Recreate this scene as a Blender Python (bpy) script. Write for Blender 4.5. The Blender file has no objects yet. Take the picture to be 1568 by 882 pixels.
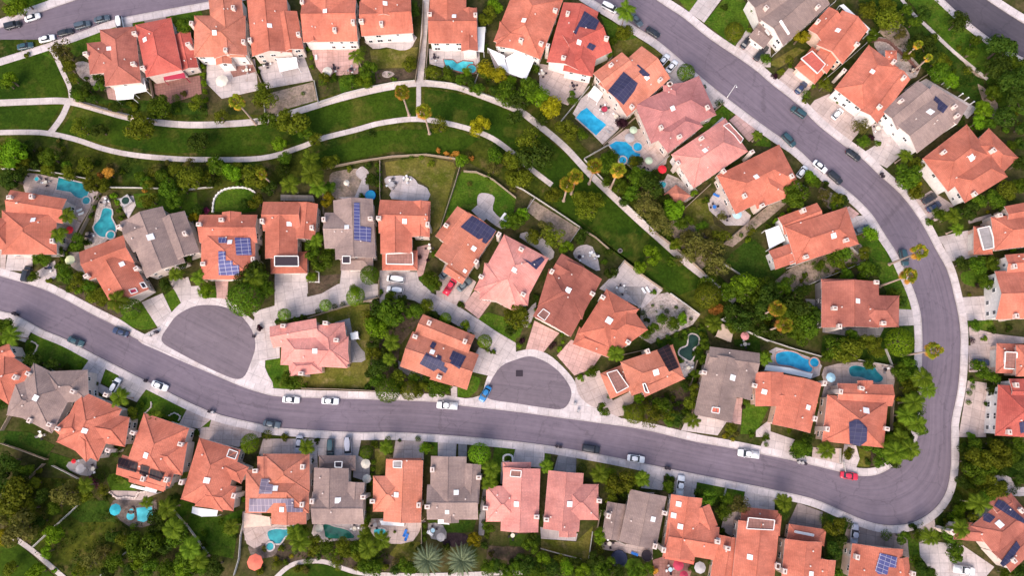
import bpy, bmesh, math, random
from mathutils import Vector
from math import radians, sin, cos, pi, sqrt, atan2, hypot
random.seed(7)
SC = bpy.context.scene
COL = SC.collection
# ------------------------------------------------------------------ camera
CAM_H = 188.0; TILT = radians(10.8); FOC = 1045.0
cam_d = bpy.data.cameras.new('camera'); cam = bpy.data.objects.new('camera', cam_d); COL.objects.link(cam)
cam.location = (0, 0, CAM_H); cam.rotation_euler = (TILT, 0, 0)
cam_d.sensor_width = 36; cam_d.lens = 36*FOC/1568; cam_d.clip_end = 4000; cam_d.clip_start = 1
SC.camera = cam
# ------------------------------------------------------------------ sky, sun, exposure
SUN_EL = 45; SUN_AZ = 205
w = bpy.data.worlds.new('World'); SC.world = w; w.use_nodes = True
nt = w.node_tree; bg = nt.nodes['Background']
sk = nt.nodes.new('ShaderNodeTexSky'); sk.sky_type = 'NISHITA'; sk.sun_disc = False
sk.sun_elevation = radians(SUN_EL); sk.sun_rotation = radians(SUN_AZ)
sk.air_density = 1.0; sk.dust_density = 4.0; sk.ozone_density = 1.0
nt.links.new(sk.outputs[0], bg.inputs[0]); bg.inputs[1].default_value = 0.15
sd = bpy.data.lights.new('sun', 'SUN'); sd.energy = 1.25; sd.angle = radians(38); sd.color = (1.0, 0.86, 0.80)
so = bpy.data.objects.new('sun', sd); COL.objects.link(so); so.location = (-60, -120, 150)
so.rotation_euler = (radians(90-SUN_EL), 0, radians(180-SUN_AZ))
SC.view_settings.view_transform = 'Standard'; SC.view_settings.look = 'None'
SC.view_settings.exposure = 0.78; SC.view_settings.gamma = 1; SC.view_settings.use_curve_mapping = False
# ------------------------------------------------------------------ survey mapping: a point on the photo and a height above ground give a map position
CT, ST = cos(TILT), sin(TILT)
def P(px, py, z=0.0):
    rx = (px-784)/FOC; ry = (441-py)/FOC
    y = ry*CT + ST; zz = ry*ST - CT
    t = (z-CAM_H)/zz
    return (rx*t, y*t, z)
OFF = {'0': 0, '1': 220, '2': 440, '3': 657}; OFX = {'0': 0, '1': 390, '2': 780, '3': 1168}
def cv(t, x, y):
    if t == 'px': return (x, y)
    return (OFX[t[1]]+x/3.92, OFF[t[0]]+y/3.92)
def scale_of(t): return 1.0 if t == 'px' else 1/3.92
def mpp(px, py, z=0):                                  # metres per photo pixel
    a = P(px-1, py, z); b = P(px+1, py, z); return (b[0]-a[0])/2
# ------------------------------------------------------------------ materials
MATS = {}
def newmat(name):
    m = bpy.data.materials.new(name); m.use_nodes = True; MATS[name] = m
    n = m.node_tree.nodes; return m, n, m.node_tree.links, n['Principled BSDF']
def ramp(n, stops):
    r = n.new('ShaderNodeValToRGB'); e = r.color_ramp.elements
    while len(e) < len(stops): e.new(0.5)
    for i, (p, c) in enumerate(stops): e[i].position = p; e[i].color = (*c, 1)
    return r
def noise(n, l, vec, scale, det=4, rough=.6):
    t = n.new('ShaderNodeTexNoise'); t.inputs['Scale'].default_value = scale; t.inputs['Detail'].default_value = det
    t.inputs['Roughness'].default_value = rough
    l.new(vec, t.inputs['Vector']); return t
def geo(n): return n.new('ShaderNodeNewGeometry').outputs['Position']
def mix(n, l, f, a, b, mode='MIX'):
    x = n.new('ShaderNodeMix'); x.data_type = 'RGBA'; x.blend_type = mode
    if isinstance(f, float): x.inputs[0].default_value = f
    else: l.new(f, x.inputs[0])
    for i, v in ((6, a), (7, b)):
        if isinstance(v, tuple): x.inputs[i].default_value = (*v, 1)
        else: l.new(v, x.inputs[i])
    return x.outputs[2]
def m_patchy(name, c1, c2, c3=None, big=.08, fine=2.0, rough=.9, bump=.3):
    """ground surface: wide patches between two colours, a third colour in spots, fine grain"""
    m, n, l, b = newmat(name); g = geo(n)
    a = noise(n, l, g, big, 5, .65); r = ramp(n, [(.36, c1), (.64, c2)]); l.new(a.outputs[0], r.inputs[0]); out = r.outputs[0]
    if c3:
        s = noise(n, l, g, big*2.7, 6, .7); rr = ramp(n, [(.52, (0, 0, 0)), (.72, (1, 1, 1))]); l.new(s.outputs[0], rr.inputs[0])
        out = mix(n, l, rr.outputs[0], out, c3)
    md = noise(n, l, g, .45, 5, .75); mr = ramp(n, [(.32, (.72, .74, .70)), (.68, (1.28, 1.22, 1.2))]); l.new(md.outputs[0], mr.inputs[0])
    out = mix(n, l, 1.0, out, mr.outputs[0], 'MULTIPLY')
    f = noise(n, l, g, fine, 3, .7); fr = ramp(n, [(.25, (.62, .62, .62)), (.75, (1.35, 1.35, 1.35))]); l.new(f.outputs[0], fr.inputs[0])
    out = mix(n, l, 1.0, out, fr.outputs[0], 'MULTIPLY')
    l.new(out, b.inputs['Base Color']); b.inputs['Roughness'].default_value = rough; b.inputs['Specular IOR Level'].default_value = .05
    bp = n.new('ShaderNodeBump'); bp.inputs['Strength'].default_value = bump; bp.inputs['Distance'].default_value = .15
    l.new(f.outputs[0], bp.inputs['Height']); l.new(bp.outputs[0], b.inputs['Normal'])
    return m
def m_plain(name, c, rough=.6, metal=0, var=.12, vs=1.5):
    m, n, l, b = newmat(name)
    t = noise(n, l, geo(n), vs, 4, .6)
    lo = tuple(x*(1-var) for x in c); hi = tuple(min(1, x*(1+var)) for x in c)
    r = ramp(n, [(.3, lo), (.7, hi)]); l.new(t.outputs[0], r.inputs[0])
    l.new(r.outputs[0], b.inputs['Base Color']); b.inputs['Roughness'].default_value = rough; b.inputs['Metallic'].default_value = metal
    return m
def m_roof(name, c, c2):
    """clay or slate tiles: rows across the slope, weathering streaks down it"""
    m, n, l, b = newmat(name)
    uv = n.new('ShaderNodeUVMap').outputs[0]
    g = geo(n)
    big = noise(n, l, g, .22, 4, .6); r = ramp(n, [(.35, c), (.7, c2)]); l.new(big.outputs[0], r.inputs[0])
    wn = noise(n, l, g, .09, 7, .72); wr = ramp(n, [(.40, (1.06, 1.06, 1.06)), (.66, (.70, .70, .74))]); l.new(wn.outputs[0], wr.inputs[0])
    mp = n.new('ShaderNodeMapping'); mp.inputs['Scale'].default_value = (1.3, .18, 1); l.new(uv, mp.inputs[0])
    st = noise(n, l, mp.outputs[0], 1.2, 5, .7); sr = ramp(n, [(.3, (.88, .86, .85)), (.7, (1.08, 1.07, 1.07))]); l.new(st.outputs[0], sr.inputs[0])
    out = mix(n, l, 1.0, r.outputs[0], sr.outputs[0], 'MULTIPLY'); out = mix(n, l, 1.0, out, wr.outputs[0], 'MULTIPLY')
    br = n.new('ShaderNodeTexBrick'); br.inputs['Scale'].default_value = 1.0
    br.inputs['Brick Width'].default_value = .33; br.inputs['Row Height'].default_value = .42; br.inputs['Mortar Size'].default_value = .03
    br.inputs['Color1'].default_value = (.93, .93, .93, 1); br.inputs['Color2'].default_value = (1.08, 1.07, 1.06, 1); br.inputs['Mortar'].default_value = (.74, .7, .7, 1)
    l.new(uv, br.inputs['Vector'])
    out = mix(n, l, 1.0, out, br.outputs[0], 'MULTIPLY')
    oi = n.new('ShaderNodeObjectInfo'); hs = n.new('ShaderNodeHueSaturation')
    ma = n.new('ShaderNodeMapRange'); ma.inputs[3].default_value = .86; ma.inputs[4].default_value = 1.1; l.new(oi.outputs['Random'], ma.inputs[0])
    l.new(ma.outputs[0], hs.inputs['Value']); l.new(out, hs.inputs['Color'])
    l.new(hs.outputs[0], b.inputs['Base Color']); b.inputs['Roughness'].default_value = .85; b.inputs['Specular IOR Level'].default_value = .15
    wv = n.new('ShaderNodeTexWave'); wv.bands_direction = 'X'; wv.inputs['Scale'].default_value = 1.0; l.new(uv, wv.inputs[0])
    bp = n.new('ShaderNodeBump'); bp.inputs['Strength'].default_value = .4; bp.inputs['Distance'].default_value = .06
    l.new(wv.outputs[0], bp.inputs['Height']); l.new(bp.outputs[0], b.inputs['Normal'])
    return m
def m_panel(name, c, line):
    m, n, l, b = newmat(name); uv = n.new('ShaderNodeUVMap').outputs[0]
    br = n.new('ShaderNodeTexBrick'); br.offset = 0; br.inputs['Scale'].default_value = 1
    br.inputs['Brick Width'].default_value = 1.0; br.inputs['Row Height'].default_value = 1.65; br.inputs['Mortar Size'].default_value = .035
    br.inputs['Color1'].default_value = (*c, 1); br.inputs['Color2'].default_value = (*[x*1.25 for x in c], 1); br.inputs['Mortar'].default_value = (*line, 1)
    l.new(uv, br.inputs['Vector']); l.new(br.outputs[0], b.inputs['Base Color']); b.inputs['Roughness'].default_value = .45; b.inputs['Specular IOR Level'].default_value = .12
    return m
def m_leaf(name, c1, c2, c3=None):
    m, n, l, b = newmat(name); g = geo(n)
    a = noise(n, l, g, 1.1, 3, .7); r = ramp(n, [(.3, c1), (.62, c2)] + ([(.8, c3)] if c3 else [])); l.new(a.outputs[0], r.inputs[0])
    oi = n.new('ShaderNodeObjectInfo'); hs = n.new('ShaderNodeHueSaturation')
    ma = n.new('ShaderNodeMapRange'); ma.inputs[3].default_value = .75; ma.inputs[4].default_value = 1.3; l.new(oi.outputs['Random'], ma.inputs[0])
    mh = n.new('ShaderNodeMapRange'); mh.inputs[3].default_value = .485; mh.inputs[4].default_value = .515; l.new(oi.outputs['Random'], mh.inputs[0])
    l.new(ma.outputs[0], hs.inputs['Value']); l.new(mh.outputs[0], hs.inputs['Hue']); l.new(r.outputs[0], hs.inputs['Color'])
    l.new(hs.outputs[0], b.inputs['Base Color']); b.inputs['Roughness'].default_value = .6
    b.inputs['Specular IOR Level'].default_value = .08
    tr = n.new('ShaderNodeBsdfTranslucent'); l.new(hs.outputs[0], tr.inputs[0])
    ad = n.new('ShaderNodeMixShader'); ad.inputs[0].default_value = .4
    l.new(b.outputs[0], ad.inputs[1]); l.new(tr.outputs[0], ad.inputs[2]); l.new(ad.outputs[0], n['Material Output'].inputs[0])
    return m
def m_asphalt(name, c):
    m, n, l, b = newmat(name); g = geo(n)
    a = noise(n, l, g, .05, 5, .65); r = ramp(n, [(.3, tuple(x*.86 for x in c)), (.7, tuple(x*1.12 for x in c))]); l.new(a.outputs[0], r.inputs[0])
    s = noise(n, l, g, .6, 6, .75); sr = ramp(n, [(.3, (.88, .88, .88)), (.72, (1.1, 1.1, 1.1))]); l.new(s.outputs[0], sr.inputs[0])
    out = mix(n, l, 1.0, r.outputs[0], sr.outputs[0], 'MULTIPLY')
    uv = n.new('ShaderNodeUVMap').outputs[0]; mp = n.new('ShaderNodeMapping'); mp.inputs['Scale'].default_value = (.035, 1.1, 1); l.new(uv, mp.inputs[0])
    sk_ = noise(n, l, mp.outputs[0], .9, 5, .7); kr = ramp(n, [(.34, (.78, .78, .80)), (.66, (1.12, 1.11, 1.1))]); l.new(sk_.outputs[0], kr.inputs[0])
    out = mix(n, l, 1.0, out, kr.outputs[0], 'MULTIPLY')
    oil = noise(n, l, g, .13, 7, .8); orp = ramp(n, [(.60, (1, 1, 1)), (.74, (.72, .72, .74))]); l.new(oil.outputs[0], orp.inputs[0])
    out = mix(n, l, 1.0, out, orp.outputs[0], 'MULTIPLY')
    # tar-sealed cracks
    nv = noise(n, l, g, .35, 3, .6); ad = n.new('ShaderNodeVectorMath'); ad.operation = 'MULTIPLY_ADD'
    l.new(nv.outputs[1], ad.inputs[0]); ad.inputs[1].default_value = (4, 4, 0); l.new(g, ad.inputs[2])
    vo = n.new('ShaderNodeTexVoronoi'); vo.feature = 'DISTANCE_TO_EDGE'; vo.inputs['Scale'].default_value = .07; l.new(ad.outputs[0], vo.inputs['Vector'])
    vr = ramp(n, [(.004, (.72, .72, .72)), (.012, (1, 1, 1))]); l.new(vo.outputs['Distance'], vr.inputs[0])
    out = mix(n, l, .6, out, vr.outputs[0], 'MULTIPLY')
    l.new(out, b.inputs['Base Color']); b.inputs['Roughness'].default_value = .85
    return m
def m_concrete(name, c, joint=1.5, dark=.62):
    m, n, l, b = newmat(name); g = geo(n)
    a = noise(n, l, g, .25, 5, .7); r = ramp(n, [(.3, tuple(x*.8 for x in c)), (.65, tuple(min(.85, x*1.1) for x in c))]); l.new(a.outputs[0], r.inputs[0])
    uv = n.new('ShaderNodeUVMap').outputs[0]
    br = n.new('ShaderNodeTexBrick'); br.offset = 0; br.inputs['Scale'].default_value = 1
    br.inputs['Brick Width'].default_value = joint*1.6; br.inputs['Row Height'].default_value = joint*1.6; br.inputs['Mortar Size'].default_value = .05
    br.inputs['Color1'].default_value = (.90, .90, .90, 1); br.inputs['Color2'].default_value = (1.06, 1.06, 1.06, 1); br.inputs['Mortar'].default_value = (dark, dark, dark, 1)
    l.new(uv, br.inputs['Vector'])
    s = noise(n, l, g, 1.6, 5, .75); sr = ramp(n, [(.3, (.86, .86, .86)), (.7, (1.08, 1.08, 1.08))]); l.new(s.outputs[0], sr.inputs[0])
    out = mix(n, l, 1.0, r.outputs[0], br.outputs[0], 'MULTIPLY'); out = mix(n, l, 1.0, out, sr.outputs[0], 'MULTIPLY')
    st = noise(n, l, g, .16, 7, .75); tr_ = ramp(n, [(.54, (1, 1, 1)), (.76, (.74, .66, .60))]); l.new(st.outputs[0], tr_.inputs[0])
    out = mix(n, l, 1.0, out, tr_.outputs[0], 'MULTIPLY')
    l.new(out, b.inputs['Base Color']); b.inputs['Roughness'].default_value = .9; b.inputs['Specular IOR Level'].default_value = .2
    return m
def m_water(name, c, c2):
    m, n, l, b = newmat(name); g = geo(n)
    a = noise(n, l, g, .5, 3, .5); r = ramp(n, [(.3, tuple(x*.75 for x in c)), (.7, tuple(min(1, x*1.2) for x in c2))]); l.new(a.outputs[0], r.inputs[0]); l.new(r.outputs[0], b.inputs['Base Color'])
    b.inputs['Roughness'].default_value = .08
    s = noise(n, l, g, 2.5, 3, .5); bp = n.new('ShaderNodeBump'); bp.inputs['Strength'].default_value = .25; bp.inputs['Distance'].default_value = .05
    l.new(s.outputs[0], bp.inputs['Height']); l.new(bp.outputs[0], b.inputs['Normal'])
    return m
m_patchy('soil', (.030, .046, .006), (.095, .075, .035), (.022, .038, .005), .12, 1.2)
m_patchy('park', (0.0158, 0.0418, 0.0034), (0.0429, 0.0768, 0.0056), (0.0881, 0.0904, 0.0158), .035, 1.5, bump=.5)
m_patchy('slope', (0.0203, 0.0429, 0.0045), (0.0678, 0.0746, 0.0090), (0.1356, 0.0960, 0.0396), .07, .9, bump=.6)
m_patchy('lawn', (0.0384, 0.0904, 0.0068), (0.0746, 0.1299, 0.0113), (0.1130, 0.1243, 0.0226), .14, 1.8, bump=.5)
m_patchy('lawn_dark', (0.0181, 0.0475, 0.0045), (0.0429, 0.0768, 0.0090), (0.0621, 0.0678, 0.0136), .12, 1.8, bump=.5)
m_patchy('lawn_dry', (0.0791, 0.0960, 0.0113), (0.1525, 0.1299, 0.0316), (0.2147, 0.1695, 0.0735), .12, 1.6, bump=.5)
m_patchy('dirt', (.25, .19, .15), (.36, .28, .23), (.12, .12, .06), .2, 1.5)
m_patchy('mulch', (.06, .045, .032), (.12, .085, .06), (.035, .05, .02), .3, 1.5)
m_patchy('gravel', (.36, .29, .27), (.50, .43, .40), (.20, .17, .15), .5, 2.5)
m_patchy('rock', (.13, .10, .09), (.22, .18, .16), (.07, .06, .055), .5, 1.2)
m_patchy('purple_ground', (.025, .016, .022), (.045, .03, .035), None, .4, 2)
m_asphalt('asphalt', (.172, .136, .168)); m_asphalt('asphalt_dark', (.075, .062, .078)); m_asphalt('asphalt_worn', (.175, .138, .160))
m_concrete('concrete', (.55, .475, .46)); m_concrete('sidewalk', (.63, .55, .54), 1.8); m_concrete('concrete_warm', (.52, .41, .375)); m_concrete('path', (.60, .52, .49), 2.4)
m_concrete('concrete_brown', (.30, .235, .215)); m_concrete('pink_paving', (.58, .36, .32), 1.0); m_concrete('brick_paving', (.30, .15, .125), .5, .7); m_concrete('grey_paving', (.33, .30, .30))
m_concrete('side_yard', (.22, .19, .17), 2.0)
m_roof('terracotta', (0.53, 0.166, 0.106), (0.65, 0.223, 0.147)); m_roof('orange_tile', (0.582, 0.208, 0.130), (0.679, 0.265, 0.180)); m_roof('coral_tile', (0.56, 0.125, 0.095), (0.64, 0.165, 0.125))
m_roof('brown_tile', (0.349, 0.120, 0.087), (0.485, 0.172, 0.124)); m_roof('pink_tile', (0.504, 0.208, 0.190), (0.563, 0.244, 0.225)); m_roof('salmon_tile', (0.660, 0.270, 0.223), (0.737, 0.333, 0.279))
m_roof('grey_tile', (.29, .215, .19), (.37, .275, .24)); m_roof('dark_tile', (.12, .09, .08), (.17, .12, .11))
m_plain('stucco', (.66, .55, .49), .9); m_plain('white_stucco', (.80, .75, .71), .8); m_plain('cream', (.70, .50, .40), .8); m_plain('white', (.86, .85, .84), .6, var=.05)
m_plain('tan_wall', (.50, .37, .28), .9); m_plain('dark_glass', (.03, .035, .045), .1); m_plain('flue', (.16, .07, .05), .8); m_plain('fence_stone', (.52, .49, .46), .9); m_plain('fence_tan', (.34, .26, .19), .9); m_plain('dark_metal', (.05, .05, .055), .5)
m_plain('skylight', (.88, .87, .86), .2, var=.02); m_plain('garage_white', (.72, .66, .60), .7)
m_panel('solar_navy', (.035, .035, .075), (.10, .09, .13)); m_panel('solar_black', (.020, .014, .018), (.12, .05, .04)); m_panel('solar_blue', (.075, .08, .20), (.60, .55, .60)); m_panel('solar_lilac', (.18, .15, .20), (.50, .40, .42))
m_water('water_cyan', (.04, .42, .50), (.08, .52, .58)); m_water('water_blue', (.015, .30, .55), (.03, .38, .62)); m_water('water_teal', (.018, .20, .25), (.03, .30, .33)); m_water('water_green', (.015, .14, .10), (.02, .19, .13)); m_water('water_dark', (.012, .034, .022), (.02, .05, .032))
m_leaf('leaf_olive', (0.0809, 0.1056, 0.0075), (0.1678, 0.1865, 0.0112), (0.2735, 0.2672, 0.0174)); m_leaf('leaf_green', (0.0497, 0.1020, 0.0075), (0.1180, 0.1865, 0.0099), (0.2113, 0.2735, 0.0150))
m_leaf('leaf_bright', (0.0960, 0.1808, 0.0068), (0.1921, 0.3051, 0.0113), (0.2938, 0.3955, 0.0226)); m_leaf('leaf_dark', (0.0274, 0.0596, 0.0075), (0.0683, 0.1056, 0.0099), (0.1243, 0.1616, 0.0150))
m_leaf('leaf_khaki', (0.0960, 0.0960, 0.0181), (0.1751, 0.1582, 0.0339), (0.2486, 0.2147, 0.0508)); m_leaf('leaf_purple', (.030, .010, .016), (.05, .016, .026), (.08, .03, .04))
m_leaf('leaf_yellow', (0.1921, 0.1921, 0.0068), (0.3842, 0.3277, 0.0113), (0.5085, 0.4181, 0.0226)); m_leaf('leaf_magenta', (.16, .02, .07), (.3, .04, .13)); m_leaf('leaf_orange', (.50, .22, .03), (.62, .32, .06), (.7, .42, .1))
m_leaf('frond', (.080, .130, .008), (.150, .215, .012), (.27, .31, .03)); m_leaf('frond_silver', (.159, .207, .110), (.268, .317, .183), (.390, .439, .244)); m_leaf('frond_fan', (.13, .16, .008), (.26, .27, .015), (.42, .36, .03))
m_plain('bark', (.12, .085, .06), .95, var=.3, vs=6); m_plain('palm_bark', (.42, .30, .24), .95, var=.2, vs=5)
for nm, c in {'white': (.82, .82, .83), 'black': (.022, .024, .030), 'slate': (.075, .10, .125), 'navy': (.03, .045, .10), 'silver': (.42, .42, .48), 'red': (.62, .025, .06), 'darkred': (.25, .02, .03), 'blue': (.02, .19, .45), 'grey': (.14, .17, .18), 'teal': (.03, .075, .09)}.items():
    m = m_plain('paint_'+nm, c, .28, 0, .04); m.node_tree.nodes['Principled BSDF'].inputs['Coat Weight'].default_value = .6
m_plain('rubber', (.02, .02, .02), .9); m_plain('rim', (.5, .5, .52), .35, .6); m_plain('lamp_red', (.4, .02, .02), .3); m_plain('lamp_clear', (.8, .8, .8), .15)
for nm, c in {'red': (.75, .02, .035), 'coral': (.72, .16, .10), 'palegreen': (.46, .56, .40), 'paleblue': (.38, .60, .72), 'teal': (.02, .35, .42), 'cream': (.68, .62, .52), 'grey': (.42, .39, .39), 'yellow': (.68, .70, .42), 'navy': (.015, .022, .06), 'blue': (.02, .16, .55), 'black': (.03, .02, .03), 'pink': (.6, .25, .25), 'orange': (.75, .42, .05), 'maroon': (.4, .03, .07)}.items():
    m_plain('cloth_'+nm, c, .85, 0, .08, 2)
# ------------------------------------------------------------------ mesh helpers
def link(name, me, parent=None, mats=()):
    o = bpy.data.objects.new(name, me); COL.objects.link(o)
    for m in mats: me.materials.append(MATS[m])
    if parent: o.parent = parent
    return o
def mesh(verts, faces, mi=None, smooth=False):
    me = bpy.data.meshes.new('m'); me.from_pydata([tuple(v) for v in verts], [], faces)
    if mi: me.polygons.foreach_set('material_index', mi)
    if smooth: me.polygons.foreach_set('use_smooth', [True]*len(faces))
    me.update(); return me
def planar_uv(me, ang=0, ox=0, oy=0):
    uv = me.uv_layers.new(name='UVMap'); c, s = cos(ang), sin(ang)
    for lp in me.loops:
        v = me.vertices[lp.vertex_index].co; x, y = v.x-ox, v.y-oy
        uv.data[lp.index].uv = (x*c+y*s, -x*s+y*c)
class MB:
    def __init__(s): s.v = []; s.f = []; s.m = []
    def add(s, vs, fs, mi=0):
        k = len(s.v); s.v += [tuple(x) for x in vs]; s.f += [tuple(i+k for i in f) for f in fs]; s.m += [mi]*len(fs)
    def box(s, x0, x1, y0, y1, z0, z1, mi=0, taper=0):
        t = taper
        s.add([(x0, y0, z0), (x1, y0, z0), (x1, y1, z0), (x0, y1, z0), (x0+t, y0+t, z1), (x1-t, y0+t, z1), (x1-t, y1-t, z1), (x0+t, y1-t, z1)],
              [(0, 3, 2, 1), (4, 5, 6, 7), (0, 1, 5, 4), (1, 2, 6, 5), (2, 3, 7, 6), (3, 0, 4, 7)], mi)
    def prism(s, poly, z0, z1, mi=0, side=None):
        n = len(poly)
        if sum(poly[i][0]*poly[(i+1) % n][1]-poly[(i+1) % n][0]*poly[i][1] for i in range(n)) < 0: poly = poly[::-1]
        za = z0 if callable(z0) else (lambda x, y: z0); zb = z1 if callable(z1) else (lambda x, y: z1)
        k = len(s.v); s.v += [(p[0], p[1], za(*p[:2])) for p in poly]+[(p[0], p[1], zb(*p[:2])) for p in poly]
        s.f.append(tuple(k+n+i for i in range(n))); s.m.append(mi)
        s.f.append(tuple(k+n-1-i for i in range(n))); s.m.append(mi)
        for i in range(n): s.f.append((k+i, k+(i+1) % n, k+n+(i+1) % n, k+n+i)); s.m.append(mi if side is None else side)
    def tube(s, pts, r, n=8, mi=0):
        rings = []
        for i, p in enumerate(pts):
            p = Vector(p); d = (Vector(pts[min(i+1, len(pts)-1)])-Vector(pts[max(i-1, 0)])).normalized()
            a = d.orthogonal().normalized(); b = d.cross(a); rr = r[i] if isinstance(r, (list, tuple)) else r
            rings.append([p+(a*cos(2*pi*j/n)+b*sin(2*pi*j/n))*rr for j in range(n)])
        vs = [v for rg in rings for v in rg]; fs = []
        for i in range(len(pts)-1):
            for j in range(n): fs.append((i*n+j, i*n+(j+1) % n, (i+1)*n+(j+1) % n, (i+1)*n+j))
        fs.append(tuple(range(n))[::-1]); fs.append(tuple((len(pts)-1)*n+j for j in range(n)))
        s.add(vs, fs, mi)
    def cyl(s, x, y, z0, z1, r0, r1=None, n=16, mi=0):
        s.tube([(x, y, z0), (x, y, z1)], [r0, r0 if r1 is None else r1], n, mi)
    def me(s, smooth=False): return mesh(s.v, s.f, s.m, smooth)
    def build(s, name, mats, parent=None, smooth=False): return link(name, s.me(smooth), parent, mats)
def ngon_me(poly3, thick_bottom=None): pass
def tri_fan(poly):
    """triangulate a simple polygon (list of 3D points) with bmesh so concave outlines stay right"""
    bm = bmesh.new(); vs = [bm.verts.new(p) for p in poly]; f = bm.faces.new(vs); bm.normal_update()
    bmesh.ops.triangulate(bm, faces=[f]); me = bpy.data.meshes.new('m'); bm.to_mesh(me); bm.free(); return me
def smooth_poly(pts, n=4, closed=True):
    out = []; m = len(pts); rng = range(m if closed else m-1)
    for i in rng:
        g = (lambda k: pts[k % m]) if closed else (lambda k: pts[max(0, min(m-1, k))])
        p0, p1, p2, p3 = g(i-1), g(i), g(i+1), g(i+2)
        for j in range(n):
            t = j/n; t2 = t*t; t3 = t2*t
            out.append(tuple(.5*((2*p1[k])+(-p0[k]+p2[k])*t+(2*p0[k]-5*p1[k]+4*p2[k]-p3[k])*t2+(-p0[k]+3*p1[k]-3*p2[k]+p3[k])*t3) for k in (0, 1)))
    if not closed: out.append(tuple(pts[-1][:2]))
    return out
def props(o, label=None, cat=None, group=None, kind=None):
    if label: o['label'] = label
    if cat: o['category'] = cat
    if group: o['group'] = group
    if kind: o['kind'] = kind
    return o
def empty(name, loc, rz=0):
    o = bpy.data.objects.new(name, None); COL.objects.link(o); o.location = loc; o.rotation_euler = (0, 0, rz); return o
LAYER = {}
def slab(kind, mat, pts, base, smooth=0, step=.004, uvang=None):
    """a surface of the setting, laid as a thin slab above every earlier one it touches"""
    if smooth: pts = smooth_poly(pts, smooth)
    bb = (min(p[0] for p in pts)-2, min(p[1] for p in pts)-2, max(p[0] for p in pts)+2, max(p[1] for p in pts)+2)
    done = LAYER.setdefault(base, []); k = 1+max([q[1] for q in done if q[0][0] < bb[2] and bb[0] < q[0][2] and q[0][1] < bb[3] and bb[1] < q[0][3]]+[-1])
    done.append((bb, k)); z = base+k*step
    w_ = [P(x, y, z)[:2] for x, y in pts]
    b = MB(); b.prism(w_, -.05, z); o = b.build(kind, [mat]); props(o, kind='structure')
    if uvang is None:                                             # joints run along the longest side
        best = max(range(len(w_)), key=lambda i: hypot(w_[i][0]-w_[i-1][0], w_[i][1]-w_[i-1][1])); uvang = atan2(w_[best][1]-w_[best-1][1], w_[best][0]-w_[best-1][0])
    planar_uv(o.data, uvang, w_[0][0], w_[0][1])
    return o
def ribbon(kind, mat, pts, wpx, z, closed=False, n=5):
    c = smooth_poly(pts, n, closed); L = []; R = []
    for i, p in enumerate(c):
        a = c[max(i-1, 0)]; b = c[min(i+1, len(c)-1)]; d = hypot(b[0]-a[0], b[1]-a[1]) or 1
        nx, ny = -(b[1]-a[1])/d, (b[0]-a[0])/d
        L.append(P(p[0]+nx*wpx/2, p[1]+ny*wpx/2, z)); R.append(P(p[0]-nx*wpx/2, p[1]-ny*wpx/2, z))
    strip(kind, mat, L, R, z)
def strip(kind, mat, L, R, z):
    vs = []; fs = []; uvs = []; s = 0
    for i in range(len(L)):
        if i: s += hypot(L[i][0]-L[i-1][0], L[i][1]-L[i-1][1])
        vs += [(L[i][0], L[i][1], z), (R[i][0], R[i][1], z), (L[i][0], L[i][1], -.05), (R[i][0], R[i][1], -.05)]
        uvs.append(s)
    for i in range(len(L)-1):
        a = 4*i; b = a+4; fs += [(a, b, b+1, a+1), (a, a+2, b+2, b), (a+1, b+1, b+3, a+3)]
    me = mesh(vs, fs); uv = me.uv_layers.new(name='UVMap')
    for lp in me.loops:
        vi = lp.vertex_index; i = vi//4; r_ = vi % 2
        uv.data[lp.index].uv = (uvs[i], r_*hypot(L[i][0]-R[i][0], L[i][1]-R[i][1]))
    bm = bmesh.new(); bm.from_mesh(me); bmesh.ops.recalc_face_normals(bm, faces=bm.faces)
    bm.faces.ensure_lookup_table()
    if bm.faces[0].normal.z < 0: bmesh.ops.reverse_faces(bm, faces=bm.faces)
    bm.to_mesh(me); bm.free()
    return props(link(kind, me, None, [mat]), kind='structure')
# ================================================================== GROUND, ROADS, PATHS
g_ = MB(); g_.add([(-900, -900, -.02), (900, -900, -.02), (900, 900, -.02), (-900, 900, -.02)], [(0, 1, 2, 3)])
props(g_.build('ground', ['soil']), kind='structure')
OUT = [(-60, 462), (0, 476), (25.5, 483), (64, 504), (102, 520), (143, 542), (224, 583), (319, 629), (400, 650), (431, 655.5), (543, 662), (604, 662), (690, 667), (780, 675), (849, 684), (933, 699), (1020, 717), (1100, 733), (1180, 749), (1244.5, 764), (1290, 783), (1321, 796), (1346.5, 803), (1372, 804.5), (1397.6, 800), (1423, 786), (1441, 766.7), (1451, 744), (1456, 708), (1456, 665), (1457, 641.5), (1466.5, 593), (1470, 542), (1469, 496), (1458, 442), (1448.6, 411), (1433, 383), (1410, 340), (1380, 299), (1346.6, 268.5), (1318.5, 241.7), (1291, 222), (1252, 191), (1219, 158), (1180, 127.5), (1150, 102), (1086, 58.7), (1048, 28), (1009.6, 2.5), (950, -40)]
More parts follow.
